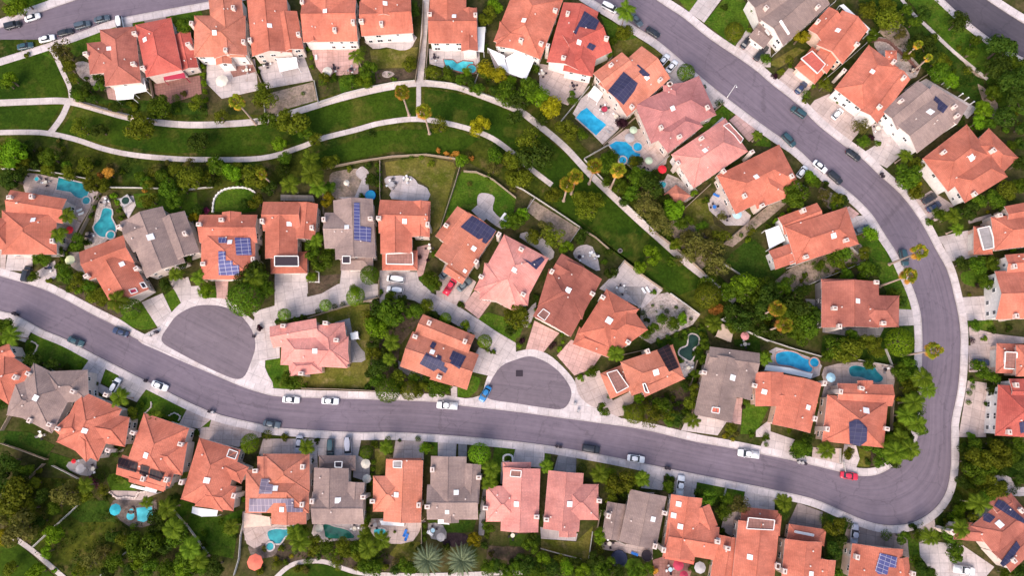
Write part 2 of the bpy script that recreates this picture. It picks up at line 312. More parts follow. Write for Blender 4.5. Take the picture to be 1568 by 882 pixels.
INN = [(-60, 410), (0, 423), (64, 442), (102, 460), (143, 482), (178.6, 500), (204, 516.5), (245, 535.7), (298.5, 561), (362, 589), (400, 602), (433, 608), (543, 611.4), (668, 616), (709, 622), (790, 631), (856.5, 640), (923, 649), (984, 658), (1060.6, 676), (1124, 687.6), (1180, 699), (1219, 707), (1290.5, 724), (1321, 729.5), (1346.6, 726), (1372, 711), (1394, 692), (1405, 670), (1410, 640), (1411, 580), (1411.6, 549.7), (1412, 516.5), (1409, 478), (1398, 442), (1385, 414), (1372, 386), (1357, 363), (1334, 327), (1306, 299), (1280, 278.7), (1250, 255), (1219, 226), (1180, 200), (1106.5, 145), (1060.6, 107), (1009.6, 64), (974, 41), (943, 20), (897, -8), (850, -44)]
def dens(pts, n): return smooth_poly(pts, n, False)
def offset(c, d):
    o = []
    for i, p in enumerate(c):
        a = c[max(i-1, 0)]; b = c[min(i+1, len(c)-1)]; L = hypot(b[0]-a[0], b[1]-a[1]) or 1
        o.append((p[0]-(b[1]-a[1])/L*d, p[1]+(b[0]-a[0])/L*d))
    return o
def road(mat, out, inn, z=.02):
    def even(c, n=220):
        w_ = [P(x, y, z)[:2] for x, y in dens(c, 6)]; d = [0]
        for a, b in zip(w_, w_[1:]): d.append(d[-1]+hypot(b[0]-a[0], b[1]-a[1]))
        o = []; k = 0
        for i in range(n+1):
            t = d[-1]*i/n
            while k < len(d)-2 and d[k+1] < t: k += 1
            f = (t-d[k])/(d[k+1]-d[k]); o.append((w_[k][0]+(w_[k+1][0]-w_[k][0])*f, w_[k][1]+(w_[k+1][1]-w_[k][1])*f))
        return o
    return strip('road', mat, even(out), even(inn), z)
road('asphalt', OUT, INN)
def walk(edge, side, name='sidewalk', wd=12):
    e = dens(edge, 4)
    g = offset(e, side*1.6)
    strip('kerb', 'concrete', [P(*p) for p in e], [P(*p) for p in g], .17)
    strip(name, 'sidewalk', [P(*p) for p in g], [P(*p) for p in offset(e, side*wd)], .155)
walk(OUT, 1); walk(INN, -1)
# road along the top left corner
RB1 = [(-40, 101), (0, 89), (76.5, 65), (127.6, 47), (178.6, 29), (255, 14), (329, 0), (400, -18)]
RB2 = [(-40, 56), (0, 43), (36, 28), (64, 18), (115, 0), (190, -25)]
road('asphalt', RB1, RB2); walk(RB1, 1, wd=11); walk(RB2, -1, wd=13)
# darker road in the top right corner
RC1 = [(1420, -25), (1446, 0), (1480, 31), (1516, 58.7), (1548, 79), (1600, 104)]
RC2 = [(1480, -25), (1512, 0), (1568, 36), (1620, 62)]
road('asphalt_dark', RC1, RC2); walk(RC1, 1, wd=10); walk(RC2, -1, wd=12)
# cul-de-sacs: concrete apron with the round asphalt court on it
def court(apron, ring):
    slab('pavement', 'sidewalk', apron, .12, 3)
    slab('road', 'asphalt_worn', ring, .168, 3)
T = lambda t, pts: [cv(t, x, y) for x, y in pts]
court(T('20', [(900, 265), (960, 235), (1030, 150), (1110, 80), (1230, 65), (1370, 75), (1460, 150), (1540, 220), (1600, 330), (1590, 480), (1640, 600), (1500, 610), (1200, 490), (960, 385), (830, 320)]),
      T('20', [(970, 300), (1010, 235), (1060, 170), (1150, 120), (1230, 107), (1330, 115), (1420, 150), (1480, 210), (1520, 280), (1532, 360), (1505, 450), (1470, 530), (1425, 552), (1350, 530), (1200, 460), (1050, 380), (985, 340)]))
court([(700, 612), (735, 606), (745, 580), (760, 556), (785, 541), (812, 535), (838, 542), (862, 562), (880, 584), (886, 604), (905, 622), (950, 640), (960, 652), (900, 645), (790, 630), (705, 621)],
      [(790, 551), (767.5, 561), (752, 583), (746, 603), (751, 612), (790, 618), (830, 624), (858, 627), (870, 619), (875, 601), (867, 583), (851, 565), (831, 552), (810.6, 546)])
# ---- greenbelt
slab('park_lawn', 'slope', [(0, 60), (90, 60), (130, 155), (250, 175), (400, 175), (560, 130), (640, 115), (740, 130), (830, 165), (900, 230), (1000, 330), (1110, 430), (1180, 520), (1100, 520), (1000, 430), (900, 360), (800, 290), (700, 240), (600, 236), (500, 255), (400, 290), (100, 290), (0, 270), (-30, 200)], .06)
for q in ([(115, 162), (190, 182), (300, 196), (400, 190), (460, 174), (580, 140), (636, 135), (636, 178), (584, 182), (490, 205), (400, 235), (255, 234), (153, 218), (93, 203)],
          [(650, 135), (720, 146), (785, 172), (818, 195), (860, 230), (905, 275), (970, 338), (1045, 405), (1082, 436), (1040, 452), (985, 415), (935, 375), (880, 330), (850, 290), (790, 230), (745, 205), (696, 185), (650, 178)],
          [(-20, 165), (95, 160), (68, 200), (-20, 196)], [(-20, 98), (60, 80), (82, 92), (95, 115), (103, 150), (-20, 152)],
          [(470, 240), (580, 200), (690, 196), (735, 212), (700, 236), (600, 232), (500, 252)], [(860, 290), (880, 330), (935, 380), (1000, 430), (1060, 470), (1000, 425), (900, 360), (840, 310)]):
    slab('park_lawn', 'park', q, .08)
PW = .12
def path(pts, wpx=8, mat='path', k=[0]): k[0] += 1; ribbon('path', mat, pts, wpx, PW+(k[0] % 9)*.004)
path([(-20, 158), (53.6, 155), (104, 155), (158, 169), (191, 178), (240, 187), (306, 191), (400, 185), (459, 169), (517.5, 151), (584, 135), (640, 127), (690, 131), (721.6, 140), (790, 167), (818, 186), (864, 224), (907, 270), (971, 331), (1009, 365), (1048, 400), (1082, 427), (1125, 462)], 10)
path([(-20, 203), (40, 202), (74, 204), (115, 213), (160, 228), (204, 237), (255, 242), (306, 244), (400, 242), (460, 225), (492, 212), (543, 199), (584, 188), (640, 182), (700, 192), (747, 208), (780, 230), (810, 256), (845, 283)], 8)
path([(106, 152), (95, 178), (76, 204)], 9); path([(109, 156), (107, 135), (95, 108), (82, 80), (71, 70)], 7); path([(643, 126), (646, 94), (650, 40), (653, -10)], 10); path([(641, 128), (641, 183)], 7)
path([(18, 822), (48.5, 843), (76.5, 867), (105, 892)], 8); path([(418, 890), (441, 869), (464, 861), (497, 861), (525, 871), (560, 879), (650, 882), (800, 877)], 7); path([(1375, -10), (1398, 20), (1423, 43), (1461, 79), (1512, 121)], 5)
path(T('31', [(1395, 330), (1370, 480), (1360, 640)]), 9, 'grey_paving')
# ---- yards: (material, tile, outline, smoothing)
Y = [
('concrete_brown','00',[(860,110),(990,75),(1005,145),(880,165)],0),('concrete','00',[(690,140),(795,100),(795,185),(700,190)],0),
('gravel','00',[(450,380),(530,375),(600,480),(660,520),(600,535),(480,460)],3),('brick_paving','00',[(925,500),(1200,450),(1210,560),(1020,620),(930,560)],0),
('concrete','00',[(1240,380),(1530,350),(1550,540),(1330,590),(1240,500)],0),('brick_paving','00',[(1370,400),(1530,385),(1535,430),(1400,462)],0),('pink_paving','00',[(635,530),(690,520),(700,600),(650,590)],0),
('lawn','00',[(370,265),(690,150),(700,190),(620,240),(540,300),(460,340)],0),('lawn','00',[(1000,75),(1200,40),(1220,100),(1160,120),(1010,140)],0),('lawn','00',[(795,115),(865,100),(870,170),(800,180)],0),('lawn','00',[(0,-10),(230,-30),(330,0),(100,90),(60,40)],0),
('lawn_dark','00',[(440,440),(560,540),(640,600),(860,600),(1240,620),(1250,720),(930,715),(640,650),(450,590)],0),
('lawn','00',[(150,330),(290,300),(370,440),(330,460),(0,440),(0,380)],0),
('concrete','01',[(20,400),(290,320),(350,480),(70,530)],0),('dirt','01',[(80,560),(350,490),(375,600),(200,650),(60,720)],0),('pink_paving','01',[(340,290),(630,270),(620,440),(500,450),(420,460),(370,400)],0),
('concrete','01',[(660,210),(950,200),(958,250),(930,290),(870,300),(790,280),(710,290)],2),('lawn_dry','01',[(690,300),(980,280),(965,400),(710,410)],0),('mulch','01',[(720,420),(970,410),(960,470),(730,500)],0),('concrete','01',[(1045,290),(1350,290),(1350,380),(1330,440),(1150,410),(1050,380)],0),
('concrete','01',[(1400,290),(1568,340),(1568,460),(1450,430)],0),('gravel','01',[(765,440),(780,425),(820,428),(840,445),(800,465),(770,458)],2),('lawn','01',[(500,470),(720,420),(720,500),(520,570)],0),
('concrete_warm','02',[(180,380),(300,400),(480,490),(440,560),(350,630),(280,600),(180,540)],0),('concrete','02',[(430,590),(490,540),(720,690),(650,780),(560,865),(380,680)],0),
('lawn_dry','02',[(600,250),(700,190),(930,320),(860,350),(790,320),(700,350),(600,330)],0),('lawn','02',[(545,90),(780,220),(700,240),(610,240)],0),
('concrete','02',[(1150,-30),(1290,-30),(1170,132),(1078,70)],0),('lawn','02',[(1020,0),(1060,-30),(1150,-20),(1078,68)],0),('lawn','02',[(1170,132),(1290,-10),(1400,-10),(1450,60),(1430,170),(1350,275)],0),('concrete','02',[(1420,180),(1568,260),(1568,400),(1480,400),(1350,285)],0),
('concrete','02',[(920,420),(990,360),(1110,430),(1020,530),(950,470)],0),('pink_paving','02',[(1370,680),(1500,790),(1440,850),(1320,720)],0),('concrete','02',[(1150,520),(1260,600),(1250,650),(1180,640)],0),('lawn','02',[(1120,780),(1290,620),(1360,680),(1200,800)],0),('concrete','02',[(1180,790),(1280,700),(1300,720),(1210,820)],0),('lawn','02',[(1460,870),(1540,815),(1568,830),(1568,882)],0),
('concrete_warm','03',[(160,400),(310,500),(225,595),(80,495)],0),('lawn_dry','03',[(30,380),(200,280),(255,300),(100,405)],0),('concrete_warm','03',[(310,600),(400,560),(480,610),(640,720),(530,850),(260,660)],0),('concrete','03',[(650,740),(760,740),(830,850),(790,900),(680,882)],0),('gravel','03',[(670,240),(760,230),(950,400),(850,480),(700,320)],2),
('concrete','03',[(850,540),(980,470),(1290,650),(1230,710),(900,600)],0),('dirt','03',[(800,130),(880,200),(860,300),(700,190)],3),('dirt','03',[(1290,500),(1410,620),(1380,740),(1340,650)],3),('dirt','03',[(1170,310),(1230,330),(1340,450),(1320,470),(1250,430)],3),
('lawn_dark','03',[(560,-20),(820,-20),(1000,190),(1330,490),(1300,620),(1010,450),(700,180)],0),('lawn','03',[(850,-30),(1050,-10),(1350,250),(1500,340),(1600,400),(1600,700),(1420,640),(1330,470),(1010,160)],0),
('concrete_warm','10',[(150,200),(180,175),(340,205),(585,275),(560,350),(480,490),(400,620),(340,450),(150,290)],2),('gravel','10',[(530,530),(650,570),(520,650),(510,560)],3),('lawn','10',[(800,300),(1180,290),(1190,410),(1100,460),(1000,400),(820,380)],0),('lawn','10',[(1285,405),(1300,310),(1400,265),(1520,290),(1535,405)],2),
('concrete','10',[(700,330),(800,310),(815,370),(770,450),(730,380)],0),('concrete','10',[(50,640),(200,650),(190,765),(30,760)],0),('concrete_warm','10',[(400,650),(480,650),(520,760),(500,790),(390,710)],0),('concrete','10',[(1010,820),(1130,800),(1160,900),(1060,900)],0),('pink_paving','10',[(1290,815),(1370,815),(1365,900),(1300,900)],0),('gravel','10',[(590,350),(640,310),(670,390),(620,400),(590,480),(560,500)],2),
('concrete','10',[(200,780),(330,700),(340,800),(250,850)],0),('concrete_warm','10',[(0,640),(40,640),(30,760),(0,760)],0),
('dirt','11',[(450,190),(520,160),(620,150),(650,200),(640,300),(560,330),(470,320)],3),('concrete','11',[(605,175),(645,135),(685,175),(645,215)],4),('concrete','11',[(650,200),(680,230),(695,345),(540,335),(500,320),(600,320)],0),
('concrete','11',[(780,230),(800,195),(940,195),(980,240),(1035,265),(1040,340),(820,330),(820,280)],2),
('lawn_dry','11',[(780,110),(1020,75),(1190,110),(1210,140),(1110,500),(1050,560),(1045,260),(940,190),(790,190)],0),('lawn','11',[(1245,165),(1350,170),(1480,250),(1568,330),(1540,500),(1300,400),(1240,380),(1110,500),(1200,230)],0),
('concrete','11',[(1340,310),(1380,295),(1440,320),(1430,400),(1510,480),(1480,510),(1380,440),(1340,380)],3),('concrete','11',[(1300,400),(1340,365),(1400,440),(1370,470)],0),('mulch','11',[(315,800),(530,780),(460,900),(318,920)],0),('lawn','11',[(980,810),(1020,780),(1120,820),(1080,880),(1020,860)],0),('pink_paving','11',[(975,620),(1060,600),(1010,790),(975,800)],0),
('concrete','11',[(120,780),(315,780),(320,900),(120,900)],0),('concrete','11',[(520,760),(640,770),(740,860),(740,950),(440,950),(510,850)],0),('concrete','11',[(750,760),(975,770),(985,820),(1060,890),(750,960)],0),('concrete_warm','11',[(1150,700),(1330,830),(1270,960),(1080,880)],0),
('dirt','12',[(130,330),(420,510),(330,640),(200,480),(100,400)],0),('concrete','12',[(60,560),(100,530),(190,560),(270,650),(240,700),(180,640)],2),('concrete','12',[(390,640),(430,610),(500,620),(545,760),(480,740),(390,680)],2),('concrete','12',[(640,770),(690,710),(920,880),(800,990),(540,870)],0),
('dirt','12',[(960,490),(1040,440),(1200,560),(1150,760),(1000,580)],4),('lawn_dry','12',[(1040,400),(1180,320),(1230,480),(1330,540),(1200,560)],2),('concrete','12',[(1190,350),(1250,270),(1450,430),(1430,490),(1300,490),(1200,400)],0),('dirt','12',[(1280,600),(1568,350),(1568,440),(1340,620)],0),('lawn_dark','12',[(1330,660),(1450,560),(1568,660),(1568,860),(1500,850),(1290,720)],0),
('concrete_warm','12',[(590,-10),(700,-90),(860,-90),(970,0),(940,120),(850,170),(740,160)],0),('gravel','12',[(950,180),(1080,250),(1130,280),(1060,350),(930,290)],2),
('concrete','13',[(590,60),(690,0),(840,0),(840,60),(745,145)],0),('concrete_warm','13',[(900,345),(1010,280),(1150,370),(1050,460),(1010,470)],0),('concrete','13',[(1050,560),(1230,520),(1290,680),(1130,705),(1085,610)],0),('concrete','13',[(500,440),(600,430),(660,510),(560,550)],0),('pink_paving','13',[(470,400),(520,375),(580,420),(540,450)],0),
('dirt','13',[(0,390),(200,240),(250,265),(0,480)],0),('dirt','13',[(30,860),(200,720),(560,590),(680,640),(620,700),(190,882)],0),('lawn','13',[(560,560),(675,530),(810,700),(870,882),(740,882),(640,700),(600,620)],0),('lawn','13',[(1200,770),(1350,770),(1340,860),(1210,840)],3),('dirt','13',[(350,260),(480,340),(500,390),(400,390),(350,320)],3),('concrete_warm','13',[(1230,460),(1370,420),(1380,440),(1240,480)],0),
('lawn_dark','13',[(0,630),(140,760),(0,880)],0),
('lawn','20',[(200,265),(542,432),(480,510),(300,470),(150,400),(150,340)],0),('lawn','20',[(640,490),(718,525),(660,602),(590,560)],0),('lawn','20',[(880,612),(1132,735),(1080,820),(830,800),(760,840),(840,660)],0),('lawn','20',[(860,105),(942,235),(900,252),(850,255),(780,235),(700,180)],0),('lawn','20',[(965,60),(1050,5),(1100,100),(1025,150)],0),('lawn','20',[(1195,40),(1220,-10),(1305,-10),(1305,72),(1220,68)],0),('lawn','20',[(1215,800),(1240,775),(1280,790),(1240,875),(1200,850)],0),
('concrete','20',[(60,210),(200,240),(150,330),(60,300)],0),('concrete','20',[(555,405),(642,462),(590,610),(475,520)],0),('concrete','20',[(715,515),(885,600),(820,690),(700,640)],0),('concrete_warm','20',[(1120,735),(1300,765),(1200,850),(1070,830)],0),('concrete_warm','20',[(1275,770),(1568,835),(1568,900),(1480,920),(1240,900)],0),('concrete','20',[(850,90),(975,35),(1030,150),(1020,200),(945,240)],0),('concrete','20',[(1040,0),(1195,-10),(1220,75),(1090,100)],0),('pink_paving','20',[(1300,-10),(1365,-10),(1365,75),(1300,72)],0),
('mulch','20',[(340,-10),(560,-20),(780,140),(700,200),(500,90)],0),('concrete','20',[(560,560),(660,610),(640,660),(580,620)],0),
('lawn','21',[(20,460),(60,430),(150,420),(200,470),(250,600),(180,612),(100,600),(40,560)],2),('lawn_dry','21',[(320,190),(570,110),(690,100),(690,610),(280,600),(220,480),(500,440),(560,300)],0),('lawn_dark','21',[(330,180),(600,90),(690,95),(690,200),(600,240),(560,180),(330,210)],0),('grey_paving','21',[(480,210),(570,185),(590,300),(640,370),(660,390),(665,435),(640,450),(560,450)],0),
('mulch','21',[(690,60),(900,60),(1010,180),(870,350),(860,480),(1100,560),(1190,600),(1190,650),(700,615)],0),('lawn','21',[(1290,520),(1360,550),(1335,620),(1290,660),(1220,662),(1215,600)],0),('lawn','21',[(1335,190),(1400,150),(1568,200),(1568,350),(1450,270)],0),('lawn','21',[(1010,-10),(1100,-10),(1070,32)],0),('lawn_dry','21',[(1240,115),(1320,10),(1280,-20),(1200,60)],0),
('concrete','21',[(120,-10),(310,-10),(315,58),(400,38),(500,-20),(740,-20),(740,50),(580,110),(320,165),(130,205),(20,210),(-20,150),(120,110)],0),('concrete','21',[(0,180),(120,200),(150,300),(150,425),(20,445),(-20,500),(-40,300)],0),
('concrete','21',[(755,-10),(975,-10),(1000,10),(1100,50),(1200,100),(1340,190),(1450,265),(1568,335),(1568,450),(1480,420),(1400,370),(1300,280),(1100,160),(960,80),(830,50),(760,30)],0),('pink_paving','21',[(1320,20),(1425,80),(1345,190),(1248,112)],0),('concrete_warm','21',[(1090,-10),(1270,-10),(1210,110),(1090,50)],0),
('concrete','21',[(1345,360),(1510,430),(1440,540),(1270,500)],0),('grey_paving','21',[(860,440),(1100,560),(1110,590),(960,560),(865,490)],0),('concrete','21',[(1175,590),(1215,600),(1215,665),(1180,660)],0),('mulch','21',[(1000,170),(1340,330),(1500,410),(1480,440),(1320,380),(1100,270)],0),
('lawn','22',[(0,100),(100,120),(90,220),(60,300),(0,320)],0),('gravel','22',[(790,120),(850,50),(950,30),(1145,165),(1100,225),(850,340),(780,300)],0),('grey_paving','22',[(640,-10),(840,0),(780,130),(720,50)],0),('lawn_dark','22',[(1340,230),(1500,300),(1510,400),(1350,350)],0),('pink_paving','22',[(1340,665),(1400,665),(1390,825),(1300,810)],0),('lawn','22',[(1405,690),(1560,720),(1500,840),(1460,882),(1385,882)],0),('lawn_dark','22',[(1030,280),(1150,280),(1150,440),(1000,420)],3),('concrete','22',[(1020,430),(1110,450),(1080,540),(1030,520)],3),
('pink_paving','22',[(150,200),(300,275),(200,395),(95,380)],0),('pink_paving','22',[(370,315),(565,390),(495,490),(390,530),(285,410)],0),('concrete_warm','22',[(395,545),(540,500),(620,680),(740,620),(750,680),(690,770),(560,790),(440,740),(400,690)],0),('mulch','22',[(485,740),(520,700),(660,695),(670,720),(600,770),(500,760)],2),('concrete','22',[(70,215),(110,140),(160,90),(150,160),(110,240)],2),('mulch','22',[(680,770),(760,690),(850,680),(1080,580),(1100,780),(1040,860)],0),
('lawn_dark','22',[(960,-20),(1260,-30),(1500,100),(1290,190),(1100,150),(970,40)],0),('lawn_dark','22',[(1290,190),(1568,20),(1568,320)],0),('lawn_dark','22',[(870,330),(1180,240),(1200,330),(1120,440),(1020,500)],0),
('concrete','22',[(1080,760),(1310,800),(1250,890),(1030,860)],0),('concrete','22',[(1480,860),(1568,790),(1568,900),(1480,900)],0),
('concrete','23',[(20,430),(80,360),(330,440),(345,500),(300,545),(20,490)],2),('concrete_warm','23',[(370,480),(560,450),(770,470),(785,500),(780,620),(640,600),(440,590),(370,570)],2),('concrete_warm','23',[(370,590),(460,580),(440,750),(360,780),(340,882),(310,882),(330,760)],0),('lawn','23',[(740,-20),(860,-20),(890,132),(820,132),(790,60)],0),('lawn_dark','23',[(700,230),(905,230),(915,445),(860,460),(780,460)],0),('lawn_dark','23',[(360,290),(720,240),(780,460),(600,440),(350,400)],0),
('concrete','23',[(1195,60),(1360,50),(1370,198),(1215,200)],0),('concrete_warm','23',[(1235,350),(1410,340),(1400,510),(1238,510)],0),('concrete_warm','23',[(1230,560),(1345,575),(1340,900),(1175,900)],0),('concrete','23',[(810,130),(902,135),(908,228),(795,232)],0),('concrete_warm','23',[(1235,240),(1400,280),(1568,300),(1568,335),(1250,350)],0),('lawn','23',[(1230,200),(1380,200),(1400,260),(1235,255)],0),('grey_paving','23',[(360,240),(730,240),(700,300),(560,300),(360,270)],0),('grey_paving','23',[(255,70),(375,75),(375,250),(340,240)],0),
('lawn_dark','30',[(0,10),(0,80),(265,182),(330,100),(180,20)],0),('lawn_dark','30',[(300,140),(470,190),(420,290),(290,210)],0),('lawn','30',[(640,300),(700,270),(820,370),(820,410),(700,410)],2),('lawn','30',[(1000,400),(1130,440),(1330,530),(1460,480),(1420,650),(1400,780),(1250,750),(1100,570)],0),('park','30',[(-20,670),(100,680),(200,770),(340,900),(-20,900)],0),('rock','30',[(680,430),(830,415),(940,440),(920,570),(780,590),(680,500)],2),('grey_paving','30',[(410,200),(580,180),(540,285),(420,250)],2),('concrete_warm','30',[(1455,500),(1568,500),(1568,700),(1480,690)],2),
('slope','30',[(180,290),(460,300),(760,600),(750,740),(600,882),(400,882),(190,710),(130,330)],0),('lawn_dark','30',[(430,440),(650,430),(700,560),(480,560),(420,520)],0),('concrete_warm','30',[(660,370),(840,375),(960,385),(840,430),(700,425)],0),
('concrete_warm','30',[(1180,10),(1220,-10),(1400,-10),(1568,0),(1568,40),(1430,110),(1330,90),(1200,60)],0),
('concrete_warm','31',[(-60,505),(100,540),(260,580),(70,690),(-60,670)],0),('rock','31',[(-20,660),(180,690),(100,770),(-20,770)],2),('concrete','31',[(355,575),(655,570),(620,670),(500,670),(380,680)],2),('concrete_warm','31',[(700,540),(1010,550),(1005,570),(950,675),(800,690),(710,640)],2),('lawn_dry','31',[(860,690),(990,680),(985,740),(900,830),(800,800)],2),('lawn_dark','31',[(1030,550),(1330,550),(1310,620),(1140,630)],0),('purple_ground','31',[(1130,630),(1260,630),(1280,680),(1200,710),(1130,690)],3),('grey_paving','31',[(1040,570),(1130,580),(1150,660),(1060,660)],2),('park','31',[(150,900),(240,830),(330,812),(430,820),(520,850),(590,900)],2),('mulch','31',[(1400,700),(1600,720),(1600,800),(1390,780)],0),('mulch','31',[(150,700),(650,680),(900,800),(860,860),(620,850),(300,790),(100,820)],0),
('lawn','31',[(1440,100),(1568,100),(1568,195),(1500,200),(1480,320),(1400,330),(1430,180)],0),('lawn','31',[(1060,70),(1098,70),(1098,160),(1050,150)],0),('lawn_dry','31',[(720,120),(785,120),(785,275),(725,275)],0),
('concrete_warm','31',[(50,60),(230,60),(230,150),(20,170)],0),('concrete','31',[(370,60),(640,60),(620,160),(380,165)],0),('concrete_warm','31',[(845,70),(1010,70),(1015,185),(830,180)],0),('concrete','31',[(1100,70),(1212,75),(1205,190),(1100,180)],0),('grey_paving','31',[(1222,80),(1275,85),(1272,180),(1222,170)],0),('concrete','31',[(230,60),(370,60),(380,240),(330,230),(330,150),(230,150)],0),('concrete','31',[(600,150),(690,200),(690,320),(590,290)],0),('concrete','31',[(1480,200),(1530,190),(1500,330),(1475,330)],0),
('lawn','32',[(-40,100),(42,108),(32,198),(-40,190)],0),('lawn','32',[(212,135),(252,145),(240,245),(200,230)],0),('lawn_dry','32',[(403,165),(815,235),(780,350),(740,400),(560,330),(400,265)],0),('lawn','32',[(1130,312),(1415,375),(1400,480),(1200,420),(1113,370)],0),('lawn_dry','32',[(190,660),(400,680),(500,585),(495,690),(470,785),(190,735)],0),('concrete','32',[(185,590),(410,630),(400,675),(190,660)],0),('concrete_warm','32',[(550,685),(640,680),(860,720),(860,785),(700,745),(560,725)],0),('brick_paving','32',[(860,790),(930,765),(1110,805),(1080,900),(870,900)],0),('mulch','32',[(-30,705),(92,715),(82,825),(-10,815)],0),('lawn_dark','32',[(0,630),(190,640),(190,700),(90,710),(0,700)],0),('lawn','32',[(690,790),(780,780),(800,850),(700,840)],2),
('concrete','32',[(40,108),(212,133),(205,235),(10,222)],0),('grey_paving','32',[(295,150),(403,165),(398,268),(265,250)],0),('concrete','32',[(840,225),(925,237),(925,370),(790,355)],0),('concrete','32',[(995,280),(1130,290),(1110,430),(980,410)],0),('concrete','32',[(1415,375),(1568,390),(1568,510),(1395,500)],0),('concrete_warm','32',[(1290,520),(1380,490),(1380,660),(1320,640),(1270,600)],0),
('concrete','33',[(30,10),(192,65),(148,155),(-20,120)],0),('concrete_warm','33',[(300,110),(472,118),(468,210),(296,180)],0),('concrete','33',[(490,90),(560,100),(582,180),(560,235),(470,222)],0),('concrete_brown','33',[(515,560),(710,612),(865,630),(880,780),(800,745),(480,690)],0),('concrete','33',[(-20,350),(72,400),(70,525),(-20,525)],0),('concrete_brown','33',[(210,445),(360,500),(350,610),(150,575)],0),('concrete_warm','33',[(920,595),(1032,545),(1042,650),(940,690)],0),('concrete','33',[(938,690),(1040,680),(1200,700),(1390,830),(1330,900),(1000,900),(945,780)],0),
('lawn_dark','33',[(150,150),(192,68),(295,95),(292,175)],0),('lawn_dry','33',[(580,115),(650,140),(640,228),(568,225)],0),('mulch','33',[(650,130),(700,200),(645,228)],0),('lawn','33',[(870,640),(940,690),(950,830),(880,800)],0),('lawn_dark','33',[(395,505),(520,560),(480,700),(430,800),(370,640)],0),('mulch','33',[(700,610),(870,630),(860,700),(700,650)],0),('slope','33',[(1178,55),(1568,60),(1568,300),(1350,500),(1100,640),(1035,560),(1130,430),(1175,280)],0),('concrete','33',[(1360,310),(1420,275),(1490,295),(1520,350),(1600,350),(1600,400),(1480,400),(1440,360)],2),('lawn_dark','33',[(1390,40),(1568,90),(1568,330),(1500,300),(1380,200)],0),
]
NAME = {'lawn': 'lawn', 'lawn_dark': 'lawn', 'lawn_dry': 'lawn', 'park': 'lawn', 'slope': 'hillside', 'dirt': 'bare_soil', 'mulch': 'soil', 'gravel': 'gravel_ground', 'rock': 'rock_ground', 'purple_ground': 'soil'}
for mat, t, pts, sm in Y:
    hard = mat not in NAME
    base = .112 if hard else {'slope': .02, 'lawn_dark': .05}.get(mat, .062)
    slab(NAME.get(mat, 'pavement'), mat, T(t, pts), base, sm, .0035)
# ================================================================== HOUSES
HOUSES = []                                            # (ref text, photo x, photo y) for telling other things where they stand
WIN = None
def window_mesh():
    b = MB(); b.box(-.7, .7, -.06, .04, -.65, .65, 0); b.box(-.58, -.04, -.075, -.05, -.53, .53, 1); b.box(.04, .58, -.075, -.05, -.53, .53, 1)
    me = b.me(); [me.materials.append(MATS[m]) for m in ('white', 'dark_glass')]; return me
def garage_mesh():
    b = MB(); b.box(-2.4, 2.4, -.08, .04, 0, 2.2, 0)
    for k in range(4): b.box(-2.3, 2.3, -.11, -.07, .06+k*.54, .52+k*.54, 0)
    me = b.me(); me.materials.append(MATS['garage_white']); return me
WIN = window_mesh(); GAR = garage_mesh()
OUTW = [P(x, y)[:2] for x, y in OUT+INN+RB1+[(790, 590), (320, 520)]]
class Wing:
    def __init__(s, t, d, i):
        ax, ay, bx, by, wd, ty = d[:6]; s.e = (d[6] if len(d) > 6 else 5.3)+.012*i; s.ty = ty
        A = cv(t, ax, ay); B = cv(t, bx, by); h = wd*scale_of(t)/2
        L = hypot(B[0]-A[0], B[1]-A[1]); n = (-(B[1]-A[1])/L*h, (B[0]-A[0])/L*h)
        s.A = Vector(P(*A, s.e)[:2]); s.B = Vector(P(*B, s.e)[:2])
        M = ((A[0]+B[0])/2, (A[1]+B[1])/2)
        s.N = (Vector(P(M[0]+n[0], M[1]+n[1], s.e)[:2])-Vector(P(M[0]-n[0], M[1]-n[1], s.e)[:2]))/2
        s.L = (s.B-s.A).length; s.W = s.N.length; s.D = s.B-s.A
        s.rise = .36*s.W if ty != 'f' else .05
        s.rise = min(s.rise, 2.5)
        s.k = min(.46, s.W*.95/s.L) if ty == 'h' else 0
        s.det = s.D.x*s.N.y-s.D.y*s.N.x
    def st(s, x, y):
        dx, dy = x-s.A.x, y-s.A.y
        return (dx*s.N.y-dy*s.N.x)/s.det, (s.D.x*dy-s.D.y*dx)/s.det
    def z(s, x, y, tol=0.0):
        a, b = s.st(x, y)
        if -tol <= a <= 1+tol and abs(b) <= 1+tol:
            m = 1-abs(b)
            if s.k: m = min(m, a/s.k, (1-a)/s.k)
            return s.e+s.rise*m
        return None
    def pt(s, a, b): p = s.A+s.D*a+s.N*b; return (p.x, p.y)
def roof_z(ws, x, y, tol=0.0):
    zs = [w_.z(x, y, tol) for w_ in ws]; zs = [z for z in zs if z is not None]
    return max(zs) if zs else None
def on_roof(ws, px, py, dflt=6.0):
    z = dflt
    for _ in range(4):
        x, y, _z = P(px, py, z); q = roof_z(ws, x, y, .08); z = q if q is not None else z
    x, y, _z = P(px, py, z); return Vector((x, y, z))
